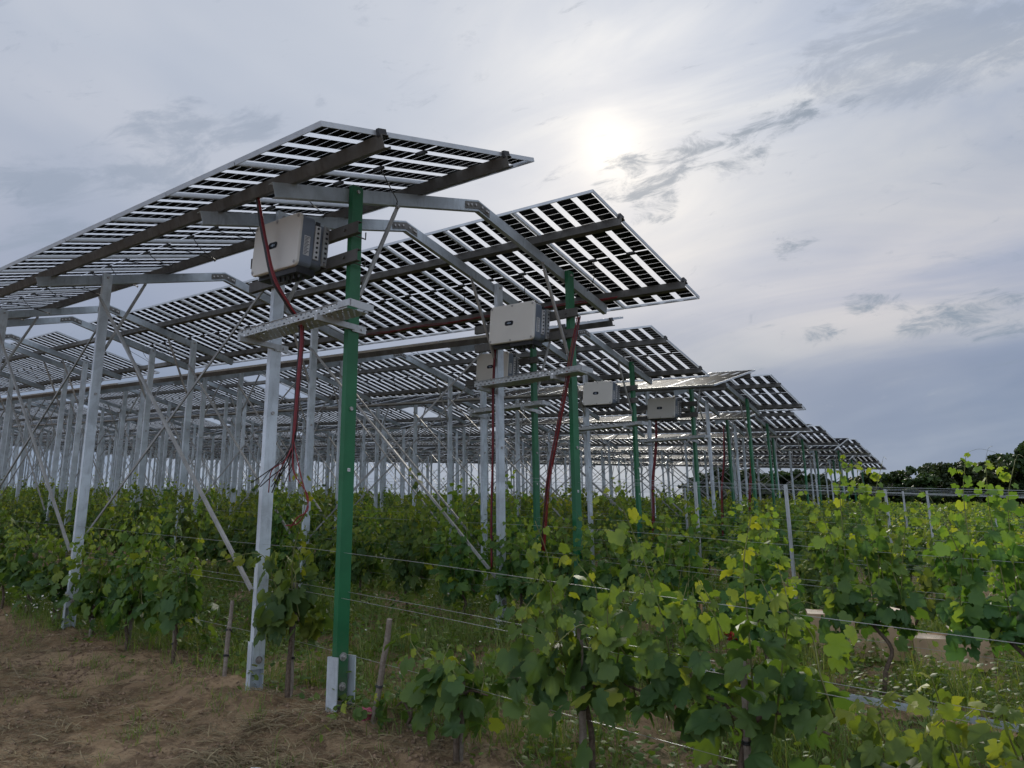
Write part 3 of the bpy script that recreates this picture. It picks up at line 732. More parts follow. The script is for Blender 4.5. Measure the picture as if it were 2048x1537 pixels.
# ------------------------------------------------------------------ inverters, cable trays, cable bundles
def rrect(w2, h2, r, n=5):
    pts = []
    for cx, cy_, a0 in ((w2 - r, h2 - r, 0), (-w2 + r, h2 - r, PI / 2), (-w2 + r, -h2 + r, PI), (w2 - r, -h2 + r, 3 * PI / 2)):
        for i in range(n + 1):
            a = a0 + PI / 2 * i / n; pts.append((cx + r * math.cos(a), cy_ + r * math.sin(a)))
    return pts
def make_inverter():
    root = thing('inverter', 'large pale grey inverter behind the red and black cables, mounted on the nearest array', 'inverter', (0, 0, 0), 'inverters slung between end posts')
    Y, Zv = Vector((0, 1, 0)), Vector((0, 0, 1))
    hw, hh = .325, .222
    b = MB()   # cover: rounded slab with a rounded lip, facing -x
    lv = [(0.0, 1.0, .045), (-.012, 1.0, .045), (-.022, .985, .042), (-.026, .955, .036)]
    rings = []
    for x, s_, r in lv: rings.append([(x, a, c) for a, c in rrect(hw - (1 - s_) * .2, hh - (1 - s_) * .2, r)])
    n = len(rings[0]); vs = [p for r in rings for p in r]
    fs = [(i * n + j, i * n + (j + 1) % n, (i + 1) * n + (j + 1) % n, (i + 1) * n + j) for i in range(len(rings) - 1) for j in range(n)]
    fs += [tuple(range((len(rings) - 1) * n, len(rings) * n)), tuple(range(n))[::-1]]
    b.add(vs, fs); c = obj('cover', b.mesh('cover', M_COVER), root)
    b = MB()
    for yy, z in ((-.295, .19), (0, .198), (.295, .19), (-.295, -.19), (0, -.198), (.295, -.19)):
        b.cyl((-.026, yy, z), (-.031, yy, z), .0125, 10); 
    obj('cover_screws', b.mesh('cover_screws', M_BOLT), c)
    b = MB(); b.extr(rrect(.062, .027, .024), (-.0262, .03, .0), Y, Zv, (-.0025, 0, 0)); d_ = obj('display', b.mesh('display', M_DISP), c)
    b = MB()
    for yy, s2 in ((.05, .006), (.03, .010), (.008, .006)): b.box((-.0295, .03 + (yy - .03) - s2, -s2), (-.0288, .03 + (yy - .03) + s2, s2))
    obj('display_icons', b.mesh('display_icons', M_LED), d_)
    b = MB(); b.extr(rrect(hw - .006, hh - .006, .05), (.001, 0, 0), Y, Zv, (.115, 0, 0))
    bd = obj('body', b.mesh('body', M_BODY), root)
    b = MB(); b.extr(rrect(hw - .02, hh - .03, .06), (.1165, 0, .0), Y, Zv, (.115, 0, 0))
    obj('heat_sink', b.mesh('heat_sink', M_BODY), root)
    # side facing the camera (-y): rating label, fan cassette, hanging bracket
    b = MB(); ys_ = -hw + .006
    b.box((.03, ys_ - .003, -.12), (.085, ys_ - .0005, .04))
    for i in range(13): b.box((.034, ys_ - .0042, -.112 + i * .0115), (.034 + .046 * (.55 + .45 * ((i * 7) % 5) / 4), ys_ - .0032, -.107 + i * .0115), 1)
    obj('rating_label', b.mesh('rating_label', [M_LABEL, M_INK]), bd)
    b = MB(); b.box((.128, -hw + .004, -.13), (.178, -hw + .018, .15))
    for i in range(7): b.cyl((.153, -hw + .004, -.11 + i * .04), (.153, -hw - .001, -.11 + i * .04), .010, 8, 1)
    b.box((.128, -hw + .002, .155), (.165, -hw + .016, .182), 1)
    obj('fan_cassette', b.mesh('fan_cassette', [M_LABEL, M_CAP]), root)
    for sy in (-1, 1):
        b = MB(); y0 = sy * (hw - .012)
        b.box((.205, min(y0, y0 + sy * .018), -.17), (.255, max(y0, y0 + sy * .018), .17))
        for i in range(8): b.box((.22, min(y0 + sy * .018, y0 + sy * .0195), -.15 + i * .042), (.242, max(y0 + sy * .018, y0 + sy * .0195), -.132 + i * .042), 1)
        for z in (-.15, .15): b.cyl((.23, y0 + sy * .018, z), (.23, y0 + sy * .032, z), .012, 6, 2)
        obj('hanging_bracket', b.mesh('hanging_bracket', [M_TRAY, M_CAP, M_BOLT]), root)
    b = MB(); b.box((.0, -.30, -hh - .045), (.17, .02, -hh + .008)); b.box((.03, .05, -hh - .028), (.14, .28, -hh + .008))
    for i in range(9): b.cyl((.05 + .06 * (i % 2), -.27 + i * .033, -hh - .04), (.05 + .06 * (i % 2), -.27 + i * .033, -hh - .075), .011, 8)
    obj('connector_block', b.mesh('connector_block', M_CAP), root)
    return root
inv0 = make_inverter()
INV_LABEL = {(0, 1): 'pale grey inverter on the second green post, under the nearest array',
             (1, 0): 'pale grey inverter half hidden behind a silver post and a red cable',
             (1, 1): 'small pale grey inverter beside the thin dark strut of the second array',
             (2, 0): 'smallest pale grey inverter, the one farthest to the right'}
def make_tray():
    root = thing('cable_tray', 'perforated steel cable tray below the large inverter, red cables passing through', 'cable tray', (0, 0, 0), 'cable trays below the inverters')
    y0, y1 = -.37, 1.09; b = MB(); t = .002; wd, hh = .20, .06
    k_ = .035
    fn = lambda p: (p[0], p[1], p[2] + k_ * p[1])
    b.box((-wd, y0, 0), (-wd + t, y1, hh), 0, fn); b.box((-t, y0, 0), (0, y1, hh), 0, fn); b.box((-wd + t, y0, 0), (-t, y1, t), 0, fn)
    b.box((-wd - .008, y0, hh), (-wd + t, y1, hh + .003), 1, fn); b.box((-t, y0, hh), (.008, y1, hh + .003), 1, fn)
    obj('tray', b.mesh('tray', [M_PERF, M_TRAY]), root)
    for yy in (0, S1):
        b = MB(); z = k_ * yy; b.bar((-.24, yy - .055, z - .026), (.12, yy - .055, z - .026), .045, .035, (0, 1, 0)); b.box((.10, yy - .064, z - .06), (.235, yy - .0535, z + .0))
        b.cyl((.19, yy - .064, z - .03), (.19, yy - .076, z - .03), .013, 6)
        obj('bracket', b.mesh('bracket', M_TRAY), root)
    b = MB(); b.box((-.21, y0 - .05, .012), (-.2015, y0 + .10, .062), 0, fn); b.box((-.21, y0 - .05, .004), (.008, y0 - .042, .06), 0, fn)
    obj('end_coupler', b.mesh('end_coupler', M_TRAY), root)
    return root
tray0 = make_tray()
TRAY_LABEL = {(0, 1): 'perforated steel cable tray under the inverter of the second green post',
              (1, 0): 'small steel cable tray behind the silver post, under the half hidden inverter',
              (1, 1): 'small cable tray under the inverter beside the thin dark strut',
              (2, 0): 'smallest cable tray, the one farthest to the right'}
for (k, li) in sorted(INV):
    ox, oy = k * PU + li * PW, T[k]; bz = GU * k * PU + GV * T[k] + (.05 if li else 0) + (.06 if k else 0)
    iv = inv0 if (k, li) == (0, 0) else copy_tree(inv0)
    iv.location = (ox - .352, oy + (.515 if li == 0 else .525), bz + 3.582); iv.rotation_euler = (math.atan(.085), 0, 0)
    tr_ = tray0 if (k, li) == (0, 0) else copy_tree(tray0)
    tr_.location = (ox - .12, oy + (0 if li == 0 else .05), bz + 2.875 + (.03 if li else 0))
    if (k, li) != (0, 0): iv['label'] = INV_LABEL[(k, li)]; tr_['label'] = TRAY_LABEL[(k, li)]

def cable_bundle(label, path, n, spread, ends, seed, r=.0075, nred=.55):
    """path: points in world space; the last stretch fans out to the listed ends"""
    R = random.Random(seed); root = thing('cable_bundle', label, 'cables', path[0], 'cable bundles hanging from the arrays'); o = Vector(path[0])
    for i in range(n):
        a = R.uniform(0, 2 * PI); q = spread * math.sqrt(R.random()); pts = []
        for j, p in enumerate(path):
            a2 = a + .5 * j * (1 if i % 2 else -1) * .4; f = 1.0 if 0 < j < len(path) - 1 else .8
            pts.append(Vector(p) - o + Vector((math.cos(a2) * q * .7, math.sin(a2) * q, R.uniform(-.01, .01))) * f)
        if ends:
            e = [Vector(x) for x in ends[i % len(ends)]]; 
            for x in e: pts.append(x - o + Vector((R.uniform(-.03, .03), R.uniform(-.04, .04), R.uniform(-.06, .02))))
        b = MB(); b.tube(smoothpath(pts, 5), r * R.uniform(.75, 1.15), 6)
        obj('cable', b.mesh('cable', M_RED if R.random() < nred else M_BLACKC, True), root)
P1 = [(-.58, .50, 3.96), (-.54, .48, 3.72), (-.50, .46, 3.53), (-.45, .39, 3.23), (-.33, .33, 3.02), (-.23, .31, 2.86), (-.22, .33, 2.45), (-.22, .34, 2.1), (-.22, .35, 1.98)]
E1 = [[(-.23, .38, 1.86), (-.25, .42, 1.70)], [(-.24, .40, 1.84), (-.27, .50, 1.68)], [(-.22, .31, 1.82), (-.2, .27, 1.66)], [(-.24, .42, 1.84), (-.27, .53, 1.74), (-.29, .60, 1.62)],
      [(-.21, .28, 1.74), (-.19, .22, 1.52), (-.2, .27, 1.38), (-.21, .36, 1.36)], [(-.24, .42, 1.88), (-.29, .58, 1.80), (-.31, .68, 1.66)], [(-.22, .36, 1.82), (-.23, .38, 1.66)], [(-.25, .45, 1.80), (-.27, .53, 1.64)]]
cable_bundle('thick red and black cable bundle hanging in front of the large inverter, ends frayed loose', P1, 16, .027, E1, 4, .0043)
BX = PW - .18
cable_bundle('red cable bundle sagging beside the second green post, behind the tray', [(BX + .1, -.20, 3.62), (BX + .04, -.13, 3.2), (BX, -.1, 2.95), (BX, .05, 2.4), (BX, .2, 1.86), (BX + .02, .28, 1.4), (BX + .03, .32, 1.12)], 11, .034, None, 5, .0050, .8)
cable_bundle('narrow red cable run hanging straight beside the silver post of the second inverter', [(BX + .15, 1.02, 3.7), (BX + .1, 1.02, 3.44), (BX + .05, 1.01, 2.9), (BX + .05, 1.02, 2.26), (BX + .05, 1.05, 1.5), (BX + .06, 1.06, .9)], 8, .016, None, 6, .0048, .7)
def far_bundle(label, k, li, yo, seed):
    x = k * PU + li * PW - .15; y = T[k] + yo; z = GU * k * PU + GV * y
    cable_bundle(label, [(x, y, z + 3.6), (x, y + .05, z + 2.8), (x - .03, y + .15, z + 2.1), (x, y + .2, z + 1.5), (x + .03, y + .25, z + .8)], 5, .035, None, seed, .011, .8)
far_bundle('thin red cables hanging beside the third array\'s first green post', 2, 0, .75, 11)
far_bundle('thin red cables hanging from the third array\'s second post line', 2, 1, .55, 12)
far_bundle('thin red cables hanging beside the fourth array\'s second green post', 3, 1, .5, 13)
b = MB()
for si, off in ((1, .0),):
    f = panel_frame(PANEL_R); u = PUR_T[1] * PANEL_R[3]
    for j in range(3):
        pts = [f(u - .04 - .012 * j, y, -.128 - .012 * (j % 2) - .01 * math.sin(y * 5 + j)) for y in np.linspace(-.2, 4.4, 18)]
        b.tube(pts, .006, 5)
rc = thing('cable_run', 'red string cables laid along the lower purlin of the nearest array', 'cables', (0, 0, 0)); obj('cable', b.mesh('cable', M_RED, True), rc)

# ------------------------------------------------------------------ vines
LEAF_V = [(0, .32, .05), (0, .05, 0), (.15, -.13, .04), (.35, -.11, .0), (.50, .08, -.09), (.45, .23, -.01), (.56, .46, -.10), (.45, .62, -.07), (.33, .60, .01), (.24, .79, -.06), (.11, .88, -.06), (0, .98, -.15)]
_n = len(LEAF_V)
LEAF_V += [(-x, y, z) for x, y, z in LEAF_V[2:-1]]
LEAF_F = [(0, i, i + 1) for i in range(1, _n - 1)]
_mir = [1] + list(range(_n, len(LEAF_V))) + [_n - 1]
LEAF_F += [(0, _mir[i + 1], _mir[i]) for i in range(len(_mir) - 1)]
LEAF_S = [(0, .02, 0), (.42, .10, -.05), (.5, .5, -.02), (0, 1, -.1), (-.5, .5, -.02), (-.42, .10, -.05), (0, .4, .06)]
LEAF_SF = [(6, 0, 1), (6, 1, 2), (6, 2, 3), (6, 3, 4), (6, 4, 5), (6, 5, 0)]

def leaf_batch(R, P, age, wild=1.0, smin=.045, smax=.122, templ=(LEAF_V, LEAF_F)):
    """P leaf anchor points, age 0 old .. 1 tip"""
    n = len(P); out = np.sign(P[:, 0] + R.normal(0, .06, n))[:, None]
    Nn = np.stack([out[:, 0] * R.uniform(.15, 1.1, n), R.normal(0, .55, n), R.uniform(.1, 1.1, n)], 1)
    A = np.stack([out[:, 0] * R.uniform(.0, .8, n), R.normal(0, .6, n), -R.uniform(.1, 1.1, n)], 1)
    up = R.random(n) < .18; A[up, 2] *= -.6
    S = (smax - (smax - smin) * age ** 1.4) * R.uniform(.7, 1.2, n)
    tint = np.clip(.06 + .62 * age ** 1.8 + R.normal(0, .15, n) + (R.random(n) < .08) * .5, 0, 1)
    P2 = P + np.stack([out[:, 0] * R.uniform(.0, .07, n), R.normal(0, .03, n), R.normal(0, .02, n)], 1)
    if len(templ[0]) < 10: return scatter(templ[0], templ[1], P2, A, Nn, S, tint)
    g = R.integers(0, 5, n); parts = []; tv = np.array(templ[0])
    for q, (wx, wz, fold, lop) in enumerate(((1.0, 1.0, .0, .0), (.88, 2.2, .18, .06), (1.08, .4, -.12, -.05), (.80, 1.2, .42, .10), (.95, 2.8, -.25, .0))):
        k = g == q
        if not k.any(): continue
        v = tv.copy(); v[:, 2] = v[:, 2] * wz + np.abs(v[:, 0]) * fold - .18 * max(0, wz - 1) * (v[:, 1] - .3) ** 2; v[:, 0] = v[:, 0] * wx + lop * v[:, 1]
        parts.append(scatter(v, templ[1], P2[k], A[k], Nn[k], S[k], tint[k]))
    return merge(parts)

def vine_variant(seed, height=1.35, half=.46, nsh=11, dens=1.0, trunk_h=.55, low=True, tall=None, smax=.128):
    R = np.random.default_rng(seed)
    tb = MB(); lean = R.normal(0, .05, 2)
    tp = [(0, 0, -.15), (lean[0] * .4, lean[1] * .4, trunk_h * .35), (lean[0] * .2, lean[1], trunk_h * .7), (0, 0, trunk_h)]
    tb.tube(smoothpath(tp, 4), list(np.linspace(.021, .014, 13)), 7)
    c0 = Vector((0, 0, trunk_h))
    for s in (-1, 1):
        e = Vector((R.normal(0, .03), s * half * .9, trunk_h + R.uniform(.02, .12)))
        tb.tube(smoothpath([c0, c0.lerp(e, .35) + Vector((0, 0, .09)), e], 4), list(np.linspace(.013, .006, 9)), 6)
    sb = MB(); parts = []; P, A = [], []
    for i in range(nsh):
        y0 = -half + 2 * half * (i + R.uniform(.2, .8)) / nsh; z0 = trunk_h + R.uniform(0, .12)
        top = height * R.uniform(.74, 1.04)
        if tall and i in tall: top = height + R.uniform(.2, .42)
        dx, dy = R.normal(0, .075), R.normal(0, .10)
        pts = [Vector((R.normal(0, .02), y0, z0)), Vector((dx * .6 + R.normal(0, .03), y0 + dy * .5, z0 + (top - z0) * .4)), Vector((dx + R.normal(0, .04), y0 + dy, z0 + (top - z0) * .75)), Vector((dx * 1.3 + R.normal(0, .07), y0 + dy * 1.4 + R.normal(0, .05), top))]
        if R.random() < .22 and not (tall and i in tall):        # a shoot that flops outwards
            s = np.sign(R.normal()); pts[2] += Vector((s * .12, 0, 0)); pts[3] += Vector((s * .32, R.normal(0, .15), -.22))
        path = smoothpath(pts, 6); sb.tube(path, list(np.linspace(.0055, .002, len(path))), 5)
        seg = sum((path[j + 1] - path[j]).length for j in range(len(path) - 1))
        m = int(seg / .05 * dens) + 2
        for t in (np.arange(m) + R.random(m)) / m:
            q = t * (len(path) - 1); j = min(int(q), len(path) - 2); p = path[j].lerp(path[j + 1], q - j)
            P.append((p.x + R.normal(0, .055), p.y + R.normal(0, .05), p.z)); A.append(t)
        if R.random() < .75:   # tendril at the tip
            e = path[-1]; d = Vector((R.normal(0, .1), R.normal(0, .12), R.uniform(-.02, .12)))
            sb.tube(smoothpath([e, e + d * .6 + Vector((0, 0, .03)), e + d * 1.3], 4), .0011, 4)
    P, A = np.array(P), np.array(A)
    parts.append(leaf_batch(R, P, A, smax=smax))
    if low:                    # old leaves round the fruit zone
        m = int(34 * dens); Q = np.stack([R.normal(0, .11, m), R.uniform(-half, half, m), trunk_h + R.normal(.10, .11, m)], 1)
        parts.append(leaf_batch(R, Q, R.uniform(0, .3, m), smin=.06, smax=smax * 1.1))
    V, C, L, t = merge(parts)
    return tb.mesh('trunk', M_BARK, True), sb.mesh('shoot', M_SHOOT, True), np_mesh('foliage', V, C, L, M_LEAF, tint=t, smooth=True)

FULLV = [vine_variant(20 + i, 1.36 + .06 * (i % 3), .25, 8, 1.3, .32 + .04 * (i % 3), True, ((3,) if i % 2 == 0 else None)) for i in range(7)]
LUSHV = [vine_variant(40 + i, 1.36, .34, 8, 1.1, .42, True, ((2, 5, 7) if i == 1 else (3, 6)), .142) for i in range(4)]
FRONTV = [vine_variant(90 + i, 1.28, .43, 10, 1.1, .54, True, ((4, 8) if i else (6,)), .136) for i in range(2)]
LOWV = vine_variant(70, 1.0, .40, 9, 1.15, .34, True, None, .158)
SMALLV = vine_variant(60, .78, .25, 6, 1.0, .30, True)
TINYV = vine_variant(61, .42, .10, 3, .8, .14, False)
MIDV = vine_variant(62, 1.0, .42, 10, 1.2, .42, True)
TALLV = vine_variant(63, 1.62, .34, 9, 1.2, .55, True, (2, 4, 5))
NARROWV = vine_variant(64, 1.3, .17, 6, 1.3, .52, True, (3,))

VROW = [(j // 2) * PU + (PW if j % 2 else 0) for j in range(18)]
SP = .9
cand = []
for j, x in enumerate(VROW):
    y0 = CAM.y + (x - CAM.x) * math.tan(math.radians(1.5)) - .6
    ye = min(84., CAM.y + LEFT_T * (x + 1 - CAM.x) + 2)
    n0 = math.ceil((y0 - .58 - .17 * j) / SP); n1 = int((ye - .58 - .17 * j) / SP)
    for n in range(n0, n1 + 1):
        y = .58 + .17 * j + n * SP
        if j == 0 and n in (-1, 1, -2): continue
        if in_view(x, y): cand.append((math.hypot(x - CAM.x, y - CAM.y), j, n, x, y))
cand.sort()
VG = 'grapevines trained along the wires'
def place_vine(var, x, y, label, flip=False, s=1.0, sz=None, lean=(0, 0)):
    v = thing('grapevine', label, 'grapevine', (x, y, gz(x, y) - .01), VG, (lean[0], lean[1], PI if flip else 0))
    v.scale = (s, s, sz or s)
    for nm, me in zip(('trunk', 'shoot', 'foliage'), var): obj(nm, me, v)
    return v
R5 = random.Random(5)
NEARV = 298
def nth(k): return f"{k}{'th' if 10 <= k % 100 <= 20 else {1: 'st', 2: 'nd', 3: 'rd'}.get(k % 10, 'th')}"
ORDN = {}
for j_ in range(len(VROW)):
    for r_, c_ in enumerate(sorted((c for c in cand[:NEARV] if c[1] == j_ and in_view(c[3], c[4], -.005)), key=lambda c: c[4])): ORDN[(j_, c_[2])] = r_ + 1
SPECIAL = {(0, 0): (NARROWV, 'narrow grapevine squeezed between the silver post and the nearest green post', 1.0), (0, 2): (LUSHV[2], 'leafy grapevine with big drooping low leaves before the leaning bare stake', .9),
           (0, 3): (FULLV[1], 'leafy grapevine on a slanting stake beside the galvanised post pile with two bolts', .96),
           (0, -3): (FRONTV[0], 'dense tall grapevine on a brown tied stake, covering the second green post\'s foot', 1.0),
           (0, -4): (FRONTV[1], 'lush grapevine hung with a small green grape cluster above a dark trunk', 1.02),
           (0, -5): (LOWV, 'low broad-leaved grapevine in the bottom right corner, closest to the camera', .98), (0, -6): (LOWV, 'low broad-leaved grapevine cut by the right edge of the picture', .9)}
ROWNAME = ['first', 'second', 'third', 'fourth', 'fifth', 'sixth', 'seventh', 'eighth', 'ninth', 'tenth', 'eleventh', 'twelfth']
for (dist, j, n, x, y) in cand[:NEARV]:
    if (j, n) in SPECIAL:
        var, lab, s = SPECIAL[(j, n)]; place_vine(var, x, y, lab, R5.random() < .5 and n > -2, s)
    else:
        side = 'in the open' if y < T[min(j // 2, 7)] - 1.2 else 'under solar panels'
        var = R5.choice(FULLV + LUSHV[:1]) if y > T[min(j // 2, 7)] - 1 else R5.choice(LUSHV + FULLV[:2])
        s = R5.uniform(.90, 1.06)
        if j >= 2 and y < T[min(j // 2, 7)] - 1.2: s *= .83
        if j == 1 and -4.0 < y < -2.6: var = TALLV
        if j == 0 and y > 2: s *= .97
        place_vine(var, x + R5.uniform(-.04, .04), y, (f'leafy grapevine, {nth(ORDN[(j, n)])} from the right end of the {ROWNAME[min(j, 11)]} vine row, {side}' if (j, n) in ORDN else f'leafy grapevine in the {ROWNAME[min(j, 11)]} vine row, cut off by the picture edge'), R5.random() < .5, s, s * R5.uniform(.94, 1.06))
place_vine(SMALLV, .0, -1.18, 'small young grapevine with a few low leaves on a bare stake near the bottom edge', False, 1.0, .95)
place_vine(TINYV, .1, -.70, 'sprawling young vine shoot beside the leaning wire stake and pink scrap', True, .9, .8, (.35, 0))
# the rest of the vineyard as one mass
far = cand[NEARV:]
if far:
    FX = np.array([c[3] for c in far]); FY = np.array([c[4] for c in far]); FD = np.array([c[0] for c in far])
    parts = []
    for lo, hi, nl, sz in ((0, 30, 90, .15), (30, 60, 46, .2), (60, 400, 22, .3)):
        s = (FD >= lo) & (FD < hi)
        if not s.any(): continue
        x = np.repeat(FX[s], nl); y = np.repeat(FY[s], nl); m = len(x)
        h = .42 + .98 * rng.beta(1.3, 1.1, m)
        top = 1.05 + .3 * rng.random(s.sum()).repeat(nl)
        h = np.minimum(h, top)
        P = np.stack([rng.normal(0, .14, m), y + rng.uniform(-.5, .5, m), ground(x, y) + h], 1)
        a = np.clip((h - .5) / .9, 0, 1)
        V, C, L, t = leaf_batch(rng, P, a * .8, smin=sz * .6, smax=sz, templ=(LEAF_S, LEAF_SF))
        V[:, 0] += np.repeat(x, len(LEAF_S)); parts.append((V, C, L, t))
    V, C, L, t = merge(parts)
    tag(obj('vineyard_foliage', np_mesh('vineyard_foliage', V, C, L, M_LEAF, tint=t)), 'distant vine rows merging into one green band below the panels', 'vineyard', kind='stuff')

# grape cluster
b = MB(); Rg = random.Random(3)
for i in range(34):
    a = Rg.uniform(0, 2 * PI); h = Rg.random(); r = .022 * (1 - h * .7)
    c = Vector((r * math.cos(a), r * math.sin(a), -h * .085)); 
    b.tube([c + Vector((0, 0, .006)), c + Vector((0, 0, .003)), c, c - Vector((0, 0, .004)), c - Vector((0, 0, .006))], [.001, .0052, .0064, .005, .001], 7)
gc = thing('grape_cluster', 'small unripe green grape cluster hanging in the lush foreground vine', 'grapes', (-.06, -3.0, gz(0, -3) + .62)); obj('berries', b.mesh('berries', M_SHOOT, True), gc)

# ------------------------------------------------------------------ stakes, trellis posts, wires
def stake_mesh(seed, h):
    R = random.Random(seed); b = MB(); pts = [(R.uniform(-.006, .006), R.uniform(-.006, .006), -.25 + (h + .25) * i / 6) for i in range(7)]
    b.tube(pts, [.019 * R.uniform(.88, 1.1) for _ in range(7)], 8); return b.mesh('pole', M_WOOD)
STK = [stake_mesh(i, .86) for i in range(4)]
def tie_mesh():
    b = MB()
    for z in (0, .009): b.tube([(.023 * math.cos(2 * PI * i / 10), .023 * math.sin(2 * PI * i / 10), z) for i in range(11)], .0045, 5)
    b.tube([(.022, 0, 0), (.05, .02, -.02)], .003, 4); return b.mesh('tie', M_CAP)
TIE = tie_mesh()
def stake(x, y, label, lean=(0, 0), h=1.0, seed=0, tie=.4):
    s = thing('wooden_stake', label, 'stake', (x, y, gz(x, y)), 'wooden vine stakes', (lean[0], lean[1], 0))
    obj('pole', STK[seed % 4], s, scl=(1, 1, h)); obj('tie', TIE, s, (0, 0, tie * h))
    if seed % 2: obj('tie', TIE, s, (0, 0, tie * h * .45))
stake(.0, -.40, 'leaning grey wooden stake beside the pink scrap, holding the low wire', (.28, -.06), .82, 0, .30)
stake(.02, 1.52, 'bare split wooden stake standing between the trunk vines and the silver post', (-.10, .10), .72, 1, .52)
stake(.02, .58, 'grey wooden stake of the vine between the silver and green posts', (-.12, .08), .98, 3, .62)
stake(.02, -1.18, 'wooden stake of the small young vine near the bottom edge', (.02, .02), .6, 2, .3)
stake(-.03, -2.13, 'thick brown wooden stake with two black ties under the dense vine', (.0, -.02), 1.1, 1, .45)
stake(-.02, -3.02, 'dark wooden stake under the vine with the grape cluster', (.02, .0), 1.0, 2, .5)
stake(.02, 2.40, 'wooden stake twisting up behind the vine with drooping low leaves', (-.05, .04), .95, 3, .35)
stake(.02, 3.32, 'slanting wooden stake nearer the bolted galvanised pile', (-.18, .14), .95, 0, .5)
stake(.02, 4.2, 'slanting wooden stake just right of the bolted galvanised pile', (-.16, .12), .9, 1, .5)
stake(.02, 5.1, 'wooden stake among the white daisies, close to the left edge', (-.06, .05), .95, 2, .45)
stake(.02, 6.0, 'thin wooden stake behind the white daisies at the left edge', (-.05, .03), .95, 0, .45)

def tpost_mesh():
    b = MB(); b.extr([(0, 0), (.045, 0), (.045, .03), (.041, .03), (.041, .004), (.004, .004), (.004, .03), (0, .03)], (-.022, -.015, -.4), (1, 0, 0), (0, 1, 0), (0, 0, 2.06))
    for i in range(6): b.box((-.03, -.018, .45 + i * .2), (-.0225, -.008, .465 + i * .2))
    return b.mesh('vineyard_post', M_TRAY)
TP = tpost_mesh()
TPS = [(5.44, -.25, 'thin galvanised vineyard post rising before the third array\'s first green post'), (5.44, -1.41, 'thin galvanised vineyard post standing alone over the vines, right of the panels'),
       (8.49, -1.8, 'short looking galvanised vineyard post below the tree line, by the tall vine shoot'), (10.9, -1.9, 'far galvanised vineyard post among vines below the dark trees'),
       (13.9, -.9, 'second far galvanised vineyard post among vines below the trees'), (16.3, -2.2, 'third far galvanised vineyard post, near the right picture edge'), (10.9, 2.6, 'galvanised vineyard post close to the fourth array\'s green posts')]
for x, y, l in TPS: tag(obj('vineyard_post', TP, None, (x, y, gz(x, y))), l, 'vineyard post', 'metal trellis posts of the vineyard')
for j, x in enumerate(VROW[:12]):
    ya = CAM.y + (x - CAM.x) * math.tan(math.radians(1.5)) - 1.2; yb = min(24., CAM.y + LEFT_T * (x - CAM.x) + 2)
    wt_ = thing('wire_trellis', f'thin steel trellis wires strung along the {ROWNAME[j]} vine row from the camera', 'trellis wires', (x, ya, 0), 'trellis wires of the vine rows')
    for h, dx in ((.44, 0), (.82, -.03), (.86, .03), (1.14, -.02), (1.62, .0), (1.66, .03))[: (4 if j == 0 else 6 if j < 4 else 5)]:
        n = max(8, int((yb - ya) / 1.2)); pts = []
        for i in range(n + 1):
            y = ya + (yb - ya) * i / n
            pl = GV * y + GU * x + .024 * np.clip(x - 1, 0, 48) - .025 * max(0, y) + .12 * float(sstep(x, .8, 2.6))
            pts.append((dx, y - ya, pl + h - .012 * abs(math.sin(y * PI / 4.5))))
        b = MB(); b.tube(pts, .0017 if j < 2 else .0018, 4); obj('wire', b.mesh('wire', M_WIRE), wt_)

# ------------------------------------------------------------------ things lying about
def carton(name, label, cat, loc, size, rz, mats=(M_CARD, M_LABEL), flaps=True):
    t = thing(name, label, cat, (loc[0], loc[1], gz(*loc) - .01), None, (0, 0, rz)); a, c, h = size
    b = MB(); th = .008
    b.box((-a / 2, -c / 2, 0), (a / 2, -c / 2 + th, h)); b.box((-a / 2, c / 2 - th, 0), (a / 2, c / 2, h)); b.box((-a / 2, -c / 2 + th, 0), (-a / 2 + th, c / 2 - th, h)); b.box((a / 2 - th, -c / 2 + th, 0), (a / 2, c / 2 - th, h)); b.box((-a / 2 + th, -c / 2 + th, 0), (a / 2 - th, c / 2 - th, th))
    b.box((-.05 - a * .2, -c / 2 - .001, h * .45), (.05 - a * .2, -c / 2 - .0005, h * .62), 1)
    obj('box_walls', b.mesh('box_walls', [M_CARD, M_INK]), t)
    if flaps:
        for s, tilt in ((-1, .10), (1, -.06)):
            b = MB(); b.bar((0, s * c / 2, h + .003), (0, s * (c / 2 - c * .49), h + .01 + tilt * c), a * .99, .006, (0, 0, 1)); obj('flap', b.mesh('flap', M_FLAP), t)
    return t
carton('cardboard_box', 'large brown cardboard box on the grass behind the foreground vines, pale flaps', 'cardboard box', (4.75, -2.25), (.62, .95, .42), .35)
carton('cardboard_box', 'second brown cardboard box next to the large one, lower right', 'cardboard box', (4.75, -3.05), (.55, .62, .27), .25)
carton('cardboard_box', 'flat torn cardboard box lying farther left between vine rows', 'cardboard box', (5.0, -1.25), (.5, .6, .16), -.2)
t = thing('wooden_board', 'upright orange brown board standing behind vines near the second green post', 'board', (4.55, -.62, gz(4.55, -.62)), None, (.06, 0, .5))
b = MB(); b.box((-.21, -.012, -.02), (.21, .012, .62)); obj('board_sheet', b.mesh('board_sheet', M_BOARD), t)
b = MB(); b.box((-.20, .012, .08), (.20, .04, .14)); b.box((-.20, .012, .45), (.20, .04, .51)); obj('batten', b.mesh('batten', M_BOARD), t)
t = thing('plastic_crate', 'dark navy plastic crate behind the foreground vines', 'crate', (5.3, -2.05, gz(5.3, -2.05)), None, (0, 0, .3))
b = MB(); a, c, h = .36, .5, .3
